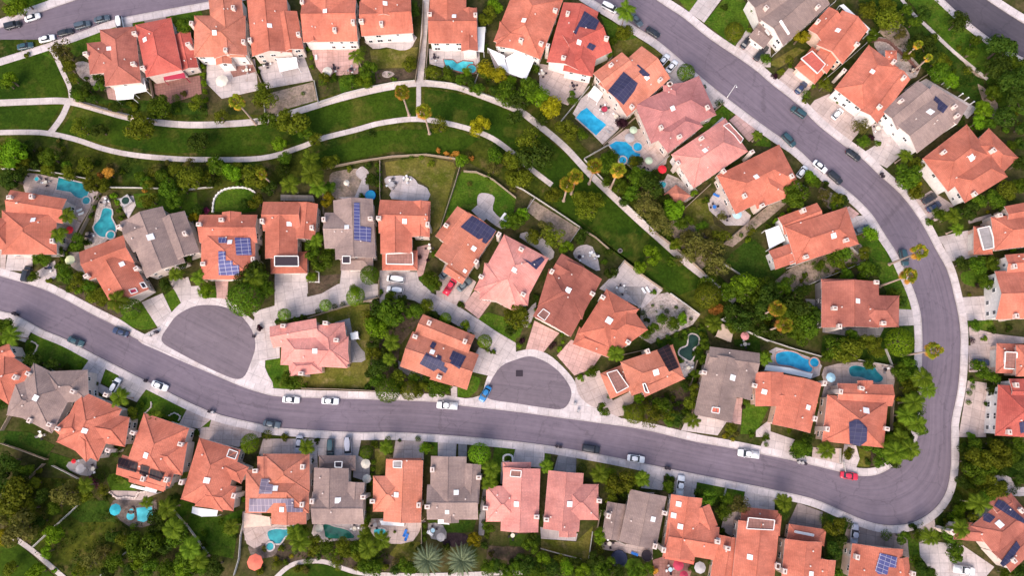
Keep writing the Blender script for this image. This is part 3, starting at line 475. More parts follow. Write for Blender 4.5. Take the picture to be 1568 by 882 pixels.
def plane_on(ws, pts, lift):
    """the roof plane under an outline, raised until nothing pokes through"""
    c = (sum(p[0] for p in pts)/len(pts), sum(p[1] for p in pts)/len(pts)); C = on_roof(ws, *c)
    h = .8; zz = lambda x, y: (roof_z(ws, x, y, .1) or C.z)
    gx = (zz(C.x+h, C.y)-zz(C.x-h, C.y))/(2*h); gy = (zz(C.x, C.y+h)-zz(C.x, C.y-h))/(2*h)
    lim = lambda g: max(-.36, min(.36, g)); gx, gy = lim(gx), lim(gy)
    out = [on_roof(ws, *p) for p in pts]
    off = max([zz(q.x, q.y)-(C.z+gx*(q.x-C.x)+gy*(q.y-C.y)) for q in out]+[0]); off = min(off, .5)+lift
    f = lambda x, y: C.z+gx*(x-C.x)+gy*(y-C.y)+off
    res = []
    for p in pts:
        z = C.z
        for _ in range(4): x, y, _z = P(*p, z); z = f(x, y)
        res.append(Vector((x, y, z)))
    return res, f, (gx, gy)
def plate(name, mats, pts, thick, parent, uvlen=True):
    b = MB(); n = len(pts); area = sum(pts[i].x*pts[(i+1) % n].y-pts[(i+1) % n].x*pts[i].y for i in range(n))
    if area < 0: pts = pts[::-1]
    v = [tuple(p) for p in pts]+[(p.x, p.y, p.z-thick) for p in pts]
    b.add(v, [tuple(range(n)), tuple(range(2*n-1, n-1, -1))], 0)
    for i in range(n): j = (i+1) % n; b.f.append((i, n+i, n+j, j)); b.m.append(len(mats)-1)
    o = b.build(name, mats, parent)
    k = max(range(n), key=lambda i: (pts[i]-pts[i-1]).length); d = pts[k]-pts[k-1]
    planar_uv(o.data, atan2(d.y, d.x), pts[k-1].x, pts[k-1].y); return o
def drape(ws, mat, pts, parent):
    """solar modules laid on the roof: the outline is cut into small squares that follow the slope"""
    bm = bmesh.new(); f = bm.faces.new([bm.verts.new((p[0], p[1], 0)) for p in pts]); bm.normal_update(); bmesh.ops.triangulate(bm, faces=[f])
    for _ in range(7):
        es = [e for e in bm.edges if e.calc_length() > 2.6]
        if not es: break
        bmesh.ops.subdivide_edges(bm, edges=es, cuts=1, use_grid_fill=False); bmesh.ops.triangulate(bm, faces=bm.faces[:])
    c = (sum(p[0] for p in pts)/len(pts), sum(p[1] for p in pts)/len(pts)); C = on_roof(ws, *c)
    for v in bm.verts:
        q = on_roof(ws, v.co.x, v.co.y, C.z); v.co = Vector((q.x, q.y, q.z+.2))
    bmesh.ops.recalc_face_normals(bm, faces=bm.faces[:])
    if sum(f.normal.z for f in bm.faces) < 0: bmesh.ops.reverse_faces(bm, faces=bm.faces[:])
    me = bpy.data.meshes.new('m'); bm.to_mesh(me); bm.free(); o = link('solar_panel', me, parent, [mat])
    W_ = [Vector(P(*p, C.z)) for p in pts]; k = max(range(len(W_)), key=lambda i: (W_[i]-W_[i-1]).length); d = W_[k]-W_[k-1]
    planar_uv(me, atan2(d.y, d.x), W_[k-1].x, W_[k-1].y); return o
def chimney(ws, p, parent, root, size=.85, wallmat='stucco'):
    q = on_roof(ws, *p, dflt=5.5); x, y = q.x, q.y
    top = max(roof_z(ws, x, y, .2) or 5.4, 5.4)+1.25
    x, y, _ = P(*p, top-.5)
    D = max(ws, key=lambda w_: w_.L*w_.W).D; a = atan2(D.y, D.x)
    b = MB(); b.box(-.7*size, .7*size, -.45, .45, -top, 0, 0); b.box(-.8*size, .8*size, -.55, .55, -.28, -.12, 0); b.box(-.3, .3, -.14, .14, -.02, .12, 1)
    o = b.build('chimney', [wallmat, 'flue'], parent); o.location = (x, y, top); o.rotation_euler = (0, 0, a+random.choice((0, pi/2))); return o
def H(ref, label, roof, t, wings, sky=(), chim=(), solar=(), decks=(), covers=(), wall='stucco', vents=3, fascia='stucco'):
    ws = [Wing(t, d, i) for i, d in enumerate(wings)]
    big = max(ws, key=lambda w_: w_.L*w_.W); c0 = big.pt(.5, 0)
    root = empty('house', (c0[0], c0[1], 0)); props(root, label, 'house', 'detached houses with tiled roofs')
    def rel(o): o.location = (o.location.x-c0[0], o.location.y-c0[1], o.location.z); return o
    # ---- roof: every wing a tiled gable or hip, cutting into its neighbours
    vs = []; fs = []; mi = []; uvs = []
    def face(pts, m_, eave=None):
        k = len(vs); vs.extend(pts); fs.append(tuple(range(k, k+len(pts)))); mi.append(m_)
        if eave is None: uvs.append([(p[0]+p[1], p[2]) for p in pts]); return
        o = Vector(eave[0]); d = (Vector(eave[1])-o).normalized(); nr = (Vector(pts[1])-Vector(pts[0])).cross(Vector(pts[2])-Vector(pts[0])).normalized(); up = nr.cross(d)
        uvs.append([((Vector(p)-o).dot(d), (Vector(p)-o).dot(up)) for p in pts])
    for w_ in ws:
        e, r, k, th = w_.e, w_.rise, w_.k, .2
        q = lambda a, b, z: (*w_.pt(a, b), z)
        c = [q(0, -1, e), q(1, -1, e), q(1, 1, e), q(0, 1, e)]; R0, R1 = q(k, 0, e+r), q(1-k, 0, e+r)
        ccw = w_.det > 0
        def add(pts, m_, eave=None): face(pts if ccw else pts[::-1], m_, eave)
        add([c[0], c[1], R1, R0], 0, (c[0], c[1])); add([c[2], c[3], R0, R1], 0, (c[2], c[3]))
        if k: add([c[1], c[2], R1], 0, (c[1], c[2])); add([c[3], c[0], R0], 0, (c[3], c[0]))
        lo = [(p[0], p[1], p[2]-th) for p in c]
        if k:
            for i in range(4): add([lo[i], lo[(i+1) % 4], c[(i+1) % 4], c[i]], 1)
            add([lo[3], lo[2], lo[1], lo[0]], 1)
        else:
            l0, l1 = (*R0[:2], R0[2]-th), (*R1[:2], R1[2]-th)
            add([lo[0], lo[1], c[1], c[0]], 1); add([lo[2], lo[3], c[3], c[2]], 1)
            add([lo[1], l1, R1, c[1]], 1); add([l1, lo[2], c[2], R1], 1); add([lo[3], l0, R0, c[3]], 1); add([l0, lo[0], c[0], R0], 1)
            add([lo[1], lo[0], l0, l1], 1); add([lo[3], lo[2], l1, l0], 1)
        # ridge and hip caps
    me = mesh(vs, fs, mi); uv = me.uv_layers.new(name='UVMap')
    for pl in me.polygons:
        for j, li in enumerate(pl.loop_indices): uv.data[li].uv = uvs[pl.index][j]
    rf = link('roof', me, root, [roof, fascia])
    rf.location = (-c0[0], -c0[1], 0)
    cap = MB()
    for w_ in ws:
        e, r, k = w_.e, w_.rise, w_.k; q = lambda a, b, z: (*w_.pt(a, b), z)
        if w_.ty == 'f': continue
        segs = [(q(k, 0, e+r), q(1-k, 0, e+r))]
        if k: segs += [(q(0, -1, e), q(k, 0, e+r)), (q(0, 1, e), q(k, 0, e+r)), (q(1, -1, e), q(1-k, 0, e+r)), (q(1, 1, e), q(1-k, 0, e+r))]
        for a, b in segs: cap.tube([a, b], .13, 5)
    ro = cap.build('ridge_cap', [roof], rf); planar_uv(ro.data)
    # ---- walls, inset under the eaves
    wb = MB()
    for w_ in ws:
        ia = min(.2, .55/w_.L); ib = 1-min(.3, .55/w_.W)
        if w_.ty == 'f': ia, ib = .01, .99
        po = [w_.pt(ia, -ib), w_.pt(1-ia, -ib), w_.pt(1-ia, ib), w_.pt(ia, ib)]
        ht = w_.e-.1+w_.rise*(1-ib)*0
        wb.prism(po, 0, ht)
        if not w_.k and w_.ty == 'g':
            for a in (ia, 1-ia):
                p, q2, r_ = w_.pt(a, -ib), w_.pt(a, ib), w_.pt(a, 0); wb.add([(*p, ht), (*q2, ht), (*r_, w_.e+w_.rise-.25)], [(0, 1, 2)])
    wl = wb.build('wall', [wall], root); wl.location = (-c0[0], -c0[1], 0)
    # ---- windows on the walls that are not buried in a neighbouring wing
    nwin = 0; gdone = False
    for w_ in sorted(ws, key=lambda v: v.e):
        if w_.ty == 'f': continue
        ia = min(.2, .55/w_.L); ib = 1-min(.3, .55/w_.W)
        cs = [w_.pt(ia, -ib), w_.pt(1-ia, -ib), w_.pt(1-ia, ib), w_.pt(ia, ib)]; mid = Vector(w_.pt(.5, 0))
        for i in range(4):
            a, b = Vector(cs[i]), Vector(cs[(i+1) % 4]); m_ = (a+b)/2; nr = Vector((b-a).orthogonal()).normalized()
            if nr.dot(m_-mid) < 0: nr = -nr
            L = (b-a).length; ang = atan2(nr.y, nr.x)+pi/2
            road_near = min(OUTW, key=lambda p: (p[0]-mid.x)**2+(p[1]-mid.y)**2); tor = (Vector(road_near)-mid).normalized()
            if w_.e < 3.6 and not gdone and nr.dot(tor) > .6 and L > 4.9:
                o = bpy.data.objects.new('garage_door', GAR); COL.objects.link(o); o.parent = root; pt = m_+nr*.06; o.location = (pt.x-c0[0], pt.y-c0[1], 0.02); o.rotation_euler = (0, 0, ang); gdone = True; continue
            if nr.dot(Vector((0, -35))-m_) < 0 and (m_.length > 25): continue
            for j in range(int(L/2.7)):
                f = (j+.5)/int(L/2.7); pt = a.lerp(b, f)+nr*.05
                if any(v is not w_ and v.z(*(pt+nr*.3)) is not None and v.e > 3.9 for v in ws): continue
                for z in ((1.5, 4.1) if w_.e > 4 else (1.5,)):
                    if nwin > 16 or random.random() < .3: continue
                    o = bpy.data.objects.new('window', WIN); COL.objects.link(o); o.parent = root; o.location = (pt.x-c0[0], pt.y-c0[1], z); o.rotation_euler = (0, 0, ang); nwin += 1; o.scale = (random.choice((.55, .8, 1.1, 1.3)), 1, random.choice((.75, 1, 1)))
    def under_roof(o, loc=True):
        o.parent = rf; return o
    D = big.D; da = atan2(D.y, D.x)
    for s in sky:
        p = cv(t, *s[:2]); sz = (s[2] if len(s) > 2 else 1.25)/2
        c = on_roof(ws, *p); zz = lambda x, y: roof_z(ws, x, y, .1) or c.z
        gx = max(-.4, min(.4, (zz(c.x+.3, c.y)-zz(c.x-.3, c.y))/.6)); gy = max(-.4, min(.4, (zz(c.x, c.y+.3)-zz(c.x, c.y-.3))/.6))
        pts = []
        for u, v in ((-1, -1), (1, -1), (1, 1), (-1, 1)):
            x = c.x+(u*cos(da)-v*sin(da))*sz; y = c.y+(u*sin(da)+v*cos(da))*sz; pts.append(Vector((x, y, c.z+gx*(x-c.x)+gy*(y-c.y)+.2)))
        under_roof(plate('skylight', ['skylight', 'white'], pts, .2, rf))
    for s in chim: chimney(ws, cv(t, *s[:2]), rf, root, s[2] if len(s) > 2 else .85)
    for mat, *pts in solar: drape(ws, mat, [cv(t, *p) for p in pts], rf)
    for inner, *pts in decks:                              # sunk roof deck: white parapet round a coloured floor
        q, f, g = plane_on(ws, [cv(t, *p) for p in pts], .05); dk = under_roof(plate('roof_deck', [inner, inner], q, .06, rf))
        rail = MB()
        for i in range(len(q)):
            a, b = q[i-1], q[i]; d = (b-a); n = Vector((-d.y, d.x, 0)).normalized()*.10
            rail.prism([(a+n)[:2], (b+n)[:2], (b-n)[:2], (a-n)[:2]], f_lo(f, -.2), f_lo(f, .22))
        r_ = rail.build('parapet', ['white_stucco'], rf)
    for _ in range(vents):
        b = MB()
        w_ = random.choice(ws); a, bb = random.uniform(.2, .8), random.uniform(-.7, .7); x, y = w_.pt(a, bb); z = roof_z(ws, x, y)
        b.cyl(x, y, z-.05, z+.4, .11, n=8); b.cyl(x, y, z+.38, z+.46, .2, n=8); b.build('roof_vent', ['stucco'], rf)
    for mat, *pts in covers:
        w2 = [P(*cv(t, *p), 2.9)[:2] for p in pts]; b = MB(); b.prism(w2, 2.75, 2.9)
        k = max(range(len(w2)), key=lambda i: hypot(w2[i][0]-w2[i-1][0], w2[i][1]-w2[i-1][1])); u = Vector((w2[k][0]-w2[k-1][0], w2[k][1]-w2[k-1][1])).normalized()
        o = b.build('patio_cover', [mat], root); o.location = (-c0[0], -c0[1], 0)
        for p in w2[::max(1, len(w2)//4)]:
            pb = MB(); pb.box(p[0]-.08, p[0]+.08, p[1]-.08, p[1]+.08, 0, 2.75); o2 = pb.build('cover_post', [mat], root); o2.location = (-c0[0], -c0[1], 0)
    # centre for neighbours to refer to
    px = sum(cv(t, (d[0]+d[2])/2, (d[1]+d[3])/2)[0] for d in wings)/len(wings); py = sum(cv(t, (d[0]+d[2])/2, (d[1]+d[3])/2)[1] for d in wings)/len(wings)
    HOUSES.append((ref, px, py)); return root
def f_lo(f, d): return lambda x, y: f(x, y)+d
TC, OR, CO, BR, PK, SA, GR = 'terracotta', 'orange_tile', 'coral_tile', 'brown_tile', 'pink_tile', 'salmon_tile', 'grey_tile'
LOW = 3.2
H('the house with the white L-shaped cover', 'weathered terracotta house with a white L-shaped patio cover, nearest the top left path junction', BR, '00', [(705, 165, 740, 505, 215, 'h'), (530, 350, 730, 330, 190, 'h')], [(655, 290)], [(515, 322), (800, 382), (808, 200)], covers=[('white', (685, 515), (865, 465), (880, 545), (805, 560), (800, 590), (700, 600))])
H('the coral house with the dark pergola', 'plain bright coral roof house with a dark pergola on a brick patio', CO, '00', [(920, 125, 985, 440, 220, 'h'), (1090, 200, 1140, 415, 105, 'g', 3.6)], [(870, 236)], [(858, 408), (1130, 265)], covers=[('cloth_maroon', (975, 440), (1100, 425), (1115, 465), (985, 480))])
H('the orange house above the white hexagon parasol', 'bright orange tiled house above a white hexagonal parasol, third along the top left', 'orange_tile', '00', [(1350, -20, 1385, 340, 200, 'g'), (1165, 215, 1475, 215, 250, 'h'), (1335, 290, 1345, 385, 95, 'g', 5.0)], [(1288, 195)], [(1150, 140), (1400, 45), (1462, 250), (1355, 300)], wall='white_stucco')
H('the house with the scalloped white cover', 'weathered terracotta house with a scalloped white patio cover on a large square patio', TC, '01', [(70, -30, 105, 325, 240, 'g'), (185, 75, 225, 305, 140, 'g')], [(90, 152)], [(262, 205), (-28, 240)], covers=[('white', (130, 350), (250, 340), (262, 405), (150, 430))])
H('the house with the gridded pink patio', 'terracotta house above a pink gridded patio with a round fire pit', TC, '01', [(290, 110, 615, 105, 280, 'g'), (440, -70, 440, 110, 290, 'g'), (350, 160, 360, 250, 90, 'g', 5.0)], [(422, 65)], [(590, 130), (480, 178), (285, 10)], wall='white_stucco')
H('the house with the curved white terrace', 'terracotta house with a curved white terrace left of the straight alley', TC, '01', [(635, 110, 945, 90, 210, 'g'), (780, -70, 780, 110, 290, 'g')], [(783, 18)], [(640, 125), (760, 140)], wall='white_stucco')
H('the house with the pale cyan pool', 'terracotta house above a pale cyan pool, right of the straight alley', TC, '01', [(1045, 150, 1335, 150, 215, 'g'), (1160, -70, 1160, 140, 220, 'g'), (1285, 50, 1290, 305, 100, 'g')], [(1197, 95)], [(1050, 85), (1325, 90)], covers=[('white', (1335, 160), (1385, 158), (1375, 310), (1325, 305))], wall='white_stucco')
H('the house with the bent white cover', 'mottled terracotta house tilted right with a long bent white patio cover', TC, '02', [(185, -60, 45, 300, 300, 'h'), (-70, 200, 180, 240, 150, 'h')], [(87, 120)], [(275, 60), (70, 240), (190, 260)], covers=[('white', (55, 300), (160, 335), (100, 475), (0, 440), (-30, 350)), ('white', (-130, 285), (-30, 330), (0, 440), (-60, 400))], wall='white_stucco')
H('the bright red roofed house with navy panels', 'bright red roofed house with a stepped navy solar array near its top', CO, '02', [(430, 40, 330, 400, 220, 'g'), (350, 290, 560, 190, 260, 'g', 5.2), (475, 130, 410, 440, 180, 'h')], [(418, 253)], [(350, 80), (230, 275), (582, 228), (325, 345)], [('solar_navy', (450, 65), (540, 125), (515, 180), (420, 160), (400, 208), (385, 195), (430, 110)), ('solar_navy', (480, 255), (522, 275), (500, 305), (462, 285))], wall='white_stucco')
H('the orange house with the largest navy array', 'orange tiled house with the largest navy solar array, above a rectangular blue pool', OR, '02', [(620, 600, 880, 370, 260, 'g'), (545, 500, 720, 370, 150, 'g'), (720, 430, 810, 330, 90, 'g', 5.0)], [(825, 465)], [(610, 390), (735, 640), (965, 505), (905, 478)], [('solar_navy', (685, 430), (770, 500), (750, 545), (685, 630), (590, 545)), ('solar_navy', (770, 385), (845, 450), (830, 460), (800, 455), (775, 430), (790, 415), (763, 393))])
H('the dusty pink roofed house', 'large dusty pink hipped roof house, right of the orange one with the navy array', PK, '02', [(800, 740, 1190, 570, 260, 'h'), (985, 500, 1010, 700, 130, 'h'), (900, 850, 1110, 690, 170, 'h')], [(980, 650)], [(910, 765), (960, 505), (1188, 645), (1020, 820)])
H('the pale salmon house with the white C-shaped trim', 'pale salmon roofed house with a white C-shaped parapet, left of the stepping pink squares', SA, 'px', [(1045, 262, 1128, 206, 62, 'h'), (1068, 215, 1090, 245, 40, 'h', 4.9)], [(1079.5, 230)], [(1074, 212), (1108, 262), (1038, 250)], decks=[('salmon_tile', (1108, 192), (1116, 188), (1138, 212), (1134, 219), (1124, 206))], wall='white_stucco')
H('the terracotta house with the blue parasol patio', 'terracotta house above the cluttered patio with a light blue parasol', TC, 'px', [(1112, 298, 1208, 250, 66, 'h'), (1160, 245, 1185, 310, 55, 'h')], [(1158, 270.5)], [(1140, 300), (1167, 315), (1151, 233), (1212, 270)])
H('the taupe house at the top', 'large taupe tiled house at the very top, right of the parked pair of black cars', GR, '03', [(50, 190, 330, -60, 220, 'g'), (-50, 175, 40, 245, 110, 'g', LOW), (-60, 60, 130, -40, 160, 'g')], [], [(20, 45), (330, 40)], decks=[('white', (20, 175), (40, 205), (36, 208), (14, 180)), ('white', (110, 120), (160, 200), (152, 206), (100, 128))], wall='white_stucco')
H('the house with the red roof deck and turret', 'terracotta house with a bright red roof deck by its garage and round corner turret', TC, '03', [(555, 115, 400, 325, 195, 'g'), (440, 75, 315, 215, 115, 'g'), (245, 340, 365, 440, 165, 'h', LOW), (420, 290, 335, 405, 120, 'g', 4.6)], [(450, 180)], [(330, 128), (565, 265)], decks=[('coral_tile', (230, 350), (295, 305), (375, 385), (328, 440))], covers=[('white', (462, 30), (485, 22), (655, 180), (630, 200))], wall='cream')
H('the house with the red curved garden wall', 'bright terracotta house in front of a white patio with a red curved wall', TC, '03', [(725, 335, 520, 600, 225, 'h'), (835, 435, 635, 700, 130, 'g'), (735, 335, 805, 335, 70, 'h', 5.0)], [(657, 428)], [(485, 425), (700, 640), (785, 370), (845, 465)], wall='white_stucco')
H('the grey house beside the white post fence', 'grey roofed house with a small navy array beside the white post fence', GR, '03', [(760, 720, 980, 540, 150, 'g'), (860, 830, 1120, 630, 220, 'g'), (985, 560, 1200, 690, 130, 'f', 5.6)], [(1005, 670, 1.6)], [(830, 605), (1165, 695), (1150, 640)], [('solar_navy', (1035, 575), (1110, 640), (1080, 680), (1045, 655), (1050, 625), (1022, 600))], wall='white_stucco')
H('the terracotta house with two black cars', 'terracotta house with two black cars side by side on its driveway', TC, 'px', [(1432, 268, 1500, 215, 64, 'h'), (1465, 290, 1530, 250, 48, 'h'), (1500, 210, 1545, 255, 40, 'h', 5.0)], [(1487.5, 241.5, 1.6)], [(1445, 233), (1492, 297), (1521, 230)], wall='white_stucco')
H('the rightmost house with the grey roof deck', 'terracotta house at the right edge with a grey roof deck framed in white', TC, '13', [(1380, 540, 1640, 510, 200, 'h'), (1460, 430, 1640, 395, 110, 'g'), (1265, 580, 1380, 580, 170, 'h', LOW)], [], [(1420, 430)], decks=[('grey_paving', (1290, 510), (1360, 495), (1380, 560), (1385, 625), (1325, 638))], wall='cream')
H('the right edge house with the white gable front', 'terracotta house at the right edge with a tall white gable front and concrete driveway', TC, 'px', [(1524, 452, 1600, 450, 74, 'g'), (1540, 405, 1600, 400, 30, 'g')], [], [(1556, 484), (1553, 408)], wall='white_stucco')
H('the low house with the white framed red deck', 'small terracotta house at the right edge with a white framed red roof deck', TC, '23', [(1400, 425, 1560, 430, 180, 'h', LOW), (1520, 440, 1640, 440, 190, 'h')], [], [], decks=[('brick_paving', (1455, 388), (1525, 392), (1518, 492), (1448, 488))], wall='cream')
H('the pinkish red roofed house at the right edge', 'pinkish red roofed house at the right edge with a white front and scrolled gable', CO, 'px', [(1526, 628, 1600, 632, 78, 'h'), (1545, 600, 1600, 600, 40, 'g')], [], [(1545, 662), (1556, 590)], [('solar_navy', (1560, 648), (1568, 645), (1580, 660), (1562, 664))], wall='white_stucco')
H('the leftmost house with the rectangular pool', 'large terracotta house at the left edge, left of the dark teal rectangular pool', TC, '10', [(50, 350, 390, 405, 150, 'g'), (175, 400, 175, 665, 330, 'h'), (-60, 540, 60, 540, 190, 'h')], [(200, 457)], [(58, 322), (190, 318), (315, 585)])
H('the house below the kidney pool', 'orange brown house below the kidney-shaped pool with dark sunk balconies', TC, '10', [(505, 735, 775, 630, 180, 'g'), (660, 710, 790, 935, 240, 'g')], [(733, 723)], [(820, 750), (520, 795)], decks=[('cloth_black', (840, 838), (865, 832), (885, 862), (858, 868)), ('cloth_maroon', (775, 878), (815, 868), (828, 890), (790, 902))])
H('the grey gabled house above the first court', 'grey brown roofed house with white gable trims, above the left court', GR, '10', [(860, 420, 995, 760, 250, 'g'), (1030, 430, 1120, 680, 165, 'g'), (760, 560, 900, 500, 200, 'g')], [(905, 560, 1.7)], [(1110, 540), (715, 500)])
H('the house with blue panels and striped lines', 'terracotta house with two blue white-lined solar arrays above the left court', TC, '10', [(1198, 510, 1545, 510, 170, 'g'), (1370, 520, 1370, 815, 325, 'h'), (1390, 410, 1390, 520, 115, 'g', 5.2)], [(1380, 590)], [(1195, 485), (1220, 722), (1520, 695), (1330, 458)], [('solar_blue', (1312, 563), (1362, 563), (1362, 597), (1314, 597)), ('solar_blue', (1410, 565), (1503, 567), (1512, 670), (1420, 670)), ('solar_blue', (1312, 647), (1355, 647), (1356, 703), (1397, 703), (1398, 730), (1437, 730), (1437, 792), (1314, 790))])
H('the house with the dark garage deck', 'terracotta house with a dark sunk deck over its garage, between queen palms', TC, '11', [(50, 435, 275, 435, 175, 'g'), (160, 430, 160, 690, 195, 'g'), (320, 355, 300, 575, 120, 'g'), (95, 715, 315, 712, 130, 'h', LOW)], [(208, 482)], [(45, 465), (343, 505)], decks=[('cloth_black', (120, 675), (262, 675), (264, 735), (120, 735))])
H('the grey house with the L-shaped blue array', 'grey tiled house with an L-shaped blue solar array below a sandy garden', GR, '11', [(590, 335, 605, 690, 240, 'g'), (420, 520, 600, 520, 215, 'g'), (515, 705, 710, 705, 110, 'h', LOW)], [(553, 500)], [(415, 455), (695, 450)], [('solar_blue', (597, 355), (630, 355), (634, 495), (700, 505), (698, 592), (597, 578))], [('cloth_black', (527, 675), (574, 675), (574, 718), (527, 718))])
H('the house with the framed terracotta deck', 'terracotta house with a white framed deck over its garage, beside the dry walled lawn', TC, '11', [(748, 435, 1045, 445, 200, 'g'), (848, 430, 850, 660, 190, 'g'), (1000, 345, 995, 560, 110, 'g'), (765, 700, 978, 700, 120, 'h', LOW)], [(900, 466)], [(745, 447), (1038, 485)], decks=[('brick_paving', (790, 662), (948, 655), (950, 725), (790, 722))])
H('the tilted house with the wide navy array', 'tilted orange tiled house with a wide navy solar array near its top right', OR, '11', [(1355, 462, 1175, 735, 230, 'g'), (1265, 410, 1130, 590, 120, 'g'), (1150, 740, 1265, 815, 70, 'g', 5)], [(1315, 630), (1262, 765, .9)], [(1150, 492), (1330, 710), (1465, 545)], [('solar_navy', (1305, 432), (1450, 520), (1420, 567), (1388, 602), (1365, 590), (1370, 568), (1345, 575), (1235, 500))])
H('the salmon house with a small navy array', 'pale salmon roofed house with a small navy array at its top right corner', SA, 'px', [(806, 377, 760, 462, 78, 'h'), (738, 430, 812, 440, 56, 'h')], [(787.5, 413.5), (720+68, 415, .3)], [(798, 382), (737, 424), (801, 451)], [('solar_navy', (799, 395), (813, 402), (829, 393), (834, 398), (821, 413))])
H('the brownish house above the second court', 'mottled brownish orange house with a white balcony above the right court', BR, 'px', [(893, 412, 845, 500, 66, 'g'), (832, 440, 900, 460, 60, 'h'), (850, 405, 885, 425, 40, 'g', 5.1)], [(870, 444.5, 1.5)], [(845, 416), (907, 450)], decks=[('brick_paving', (823, 483), (832, 473), (842, 480), (834, 491))])
H('the hipped terracotta house beside the stone garden', 'many-hipped terracotta house beside the pale stone garden, above the pink driveway', TC, '22', [(680, 70, 510, 340, 230, 'h'), (560, 320, 770, 170, 210, 'h'), (400, 290, 640, 380, 110, 'h', 4.8)], [(598, 200, 1.7)], [(560, 60), (712, 330)])
H('the orange house with the black roof array', 'long orange tiled house with a black rectangular array and white framed garage deck', OR, '22', [(700, 550, 1015, 445, 215, 'h'), (575, 595, 760, 520, 165, 'h', LOW), (790, 610, 1030, 500, 110, 'h', 5.1)], [(880, 512, 1.5)], [(830, 385)], [('solar_black', (885, 378), (955, 340), (1018, 480), (958, 508))], [('brick_paving', (585, 515), (645, 497), (715, 598), (645, 635)), ('cloth_black', (800, 580), (815, 578), (838, 635), (815, 630))])
H('the long grey house with a red roof hatch', 'long grey roofed house with a small red hatch, right of the dark garden pond', GR, '22', [(1195, 420, 1495, 460, 130, 'g'), (1300, 420, 1220, 790, 230, 'g'), (1430, 450, 1385, 665, 130, 'g')], [(1340, 543, 1.5)], [(1470, 590), (1168, 512)], decks=[('cloth_coral', (1218, 720), (1262, 725), (1258, 758), (1212, 750))], wall='cream')
H('the house below the bright blue pool', 'terracotta house with a white gable line below the bright blue freeform pool', TC, '23', [(40, 510, 40, 715, 170, 'g'), (240, 550, 170, 850, 235, 'g'), (30, 650, 330, 650, 90, 'h', 5.0)], [(272, 722), (8, 628)], [(368, 577), (312, 790)], covers=[('white', (20, 465), (165, 485), (300, 520), (290, 548), (130, 512), (10, 500))], wall='cream')
H('the house below the dark teal pool', 'terracotta house with a stepped navy array below the dark teal freeform pool', TC, '23', [(445, 640, 780, 650, 130, 'g'), (570, 665, 540, 945, 370, 'h'), (615, 560, 615, 650, 95, 'g', 5.1)], [(620, 740, 1.5)], [(590, 607), (465, 627), (385, 852), (742, 850)], [('solar_navy', (515, 812), (552, 795), (575, 795), (600, 820), (625, 845), (622, 925), (580, 955), (520, 940))], wall='cream')
H('the brown hipped house inside the bend', 'brown terracotta hipped house with a short driveway inside the right hand bend', BR, '23', [(525, -35, 525, 243, 345, 'g'), (560, 140, 818, 145, 190, 'h'), (350, -20, 560, -20, 60, 'h', 5.1)], [(570, 82)], [(430, 126), (722, 216), (460, 236), (680, -30)], wall='grey_paving')
H('the house with the white angular sun deck', 'terracotta house with a white angular sun deck on its left side', TC, '13', [(165, 610, 540, 490, 235, 'h'), (110, 495, 345, 405, 110, 'g', 4.2), (55, 700, 195, 650, 120, 'g', 4.2)], [(425, 553, 1.4)], [(245, 400), (500, 580), (258, 680)], covers=[('white', (15, 520), (95, 490), (135, 580), (40, 632))], wall='white_stucco')
H('the garden island house with the spa deck', 'pinkish orange house on the garden island with a raised spa deck at its right', SA, '21', [(100, 300, 380, 250, 130, 'g'), (160, 370, 560, 390, 190, 'h'), (440, 220, 470, 470, 200, 'h'), (205, 480, 400, 460, 110, 'h', 5.0)], [(362, 383)], [(172, 232), (425, 215), (490, 318), (280, 518)], wall='cream')
H('the island house with three navy arrays', 'tilted orange tiled house with three navy arrays, left of the right court', OR, '21', [(910, 370, 1310, 510, 0.1+225, 'g'), (985, 220, 1300, 350, 130, 'g'), (1060, 520, 1200, 560, 70, 'h', 4.9)], [(1066, 388)], [(1048, 215), (963, 297), (1262, 326), (1108, 540)], [('solar_navy', (1068, 325), (1093, 338), (1075, 372), (1050, 357)), ('solar_navy', (1030, 392), (1085, 425), (1100, 405), (1122, 415), (1120, 442), (1142, 455), (1136, 476), (1160, 490), (1145, 518), (1100, 490), (1075, 505), (990, 460)), ('solar_navy', (1190, 380), (1270, 415), (1230, 492), (1172, 455), (1180, 440), (1168, 430))])
H('the left edge house half cut off', 'terracotta house at the left edge, cut off, above the grey hipped one', TC, '20', [(110, 440, -30, 650, 200, 'h')], [], [(92, 540), (172, 520)])
H('the left edge house behind a palm', 'terracotta house fragment at the left edge behind a feathery palm', TC, '20', [(-120, 460, 75, 375, 90, 'g')], [], [])
H('the grey hipped house at lower left', 'large grey hipped roof house with tall white chimneys at the lower left', GR, '20', [(330, 520, 180, 810, 290, 'h'), (280, 600, 530, 590, 190, 'h'), (60, 660, 280, 700, 220, 'h')], [(215, 665, 1.5)], [(440, 626), (180, 800), (300, 825), (350, 850)])
H('the plain terracotta house below the white van', 'plain hipped terracotta house below a small white car and feathery palm', TC, 'px', [(155, 612, 118, 692, 70, 'h'), (125, 650, 195, 662, 46, 'h'), (100, 640, 150, 690, 50, 'h')], [(130, 660)], [(166, 690), (204, 663), (163, 605)])
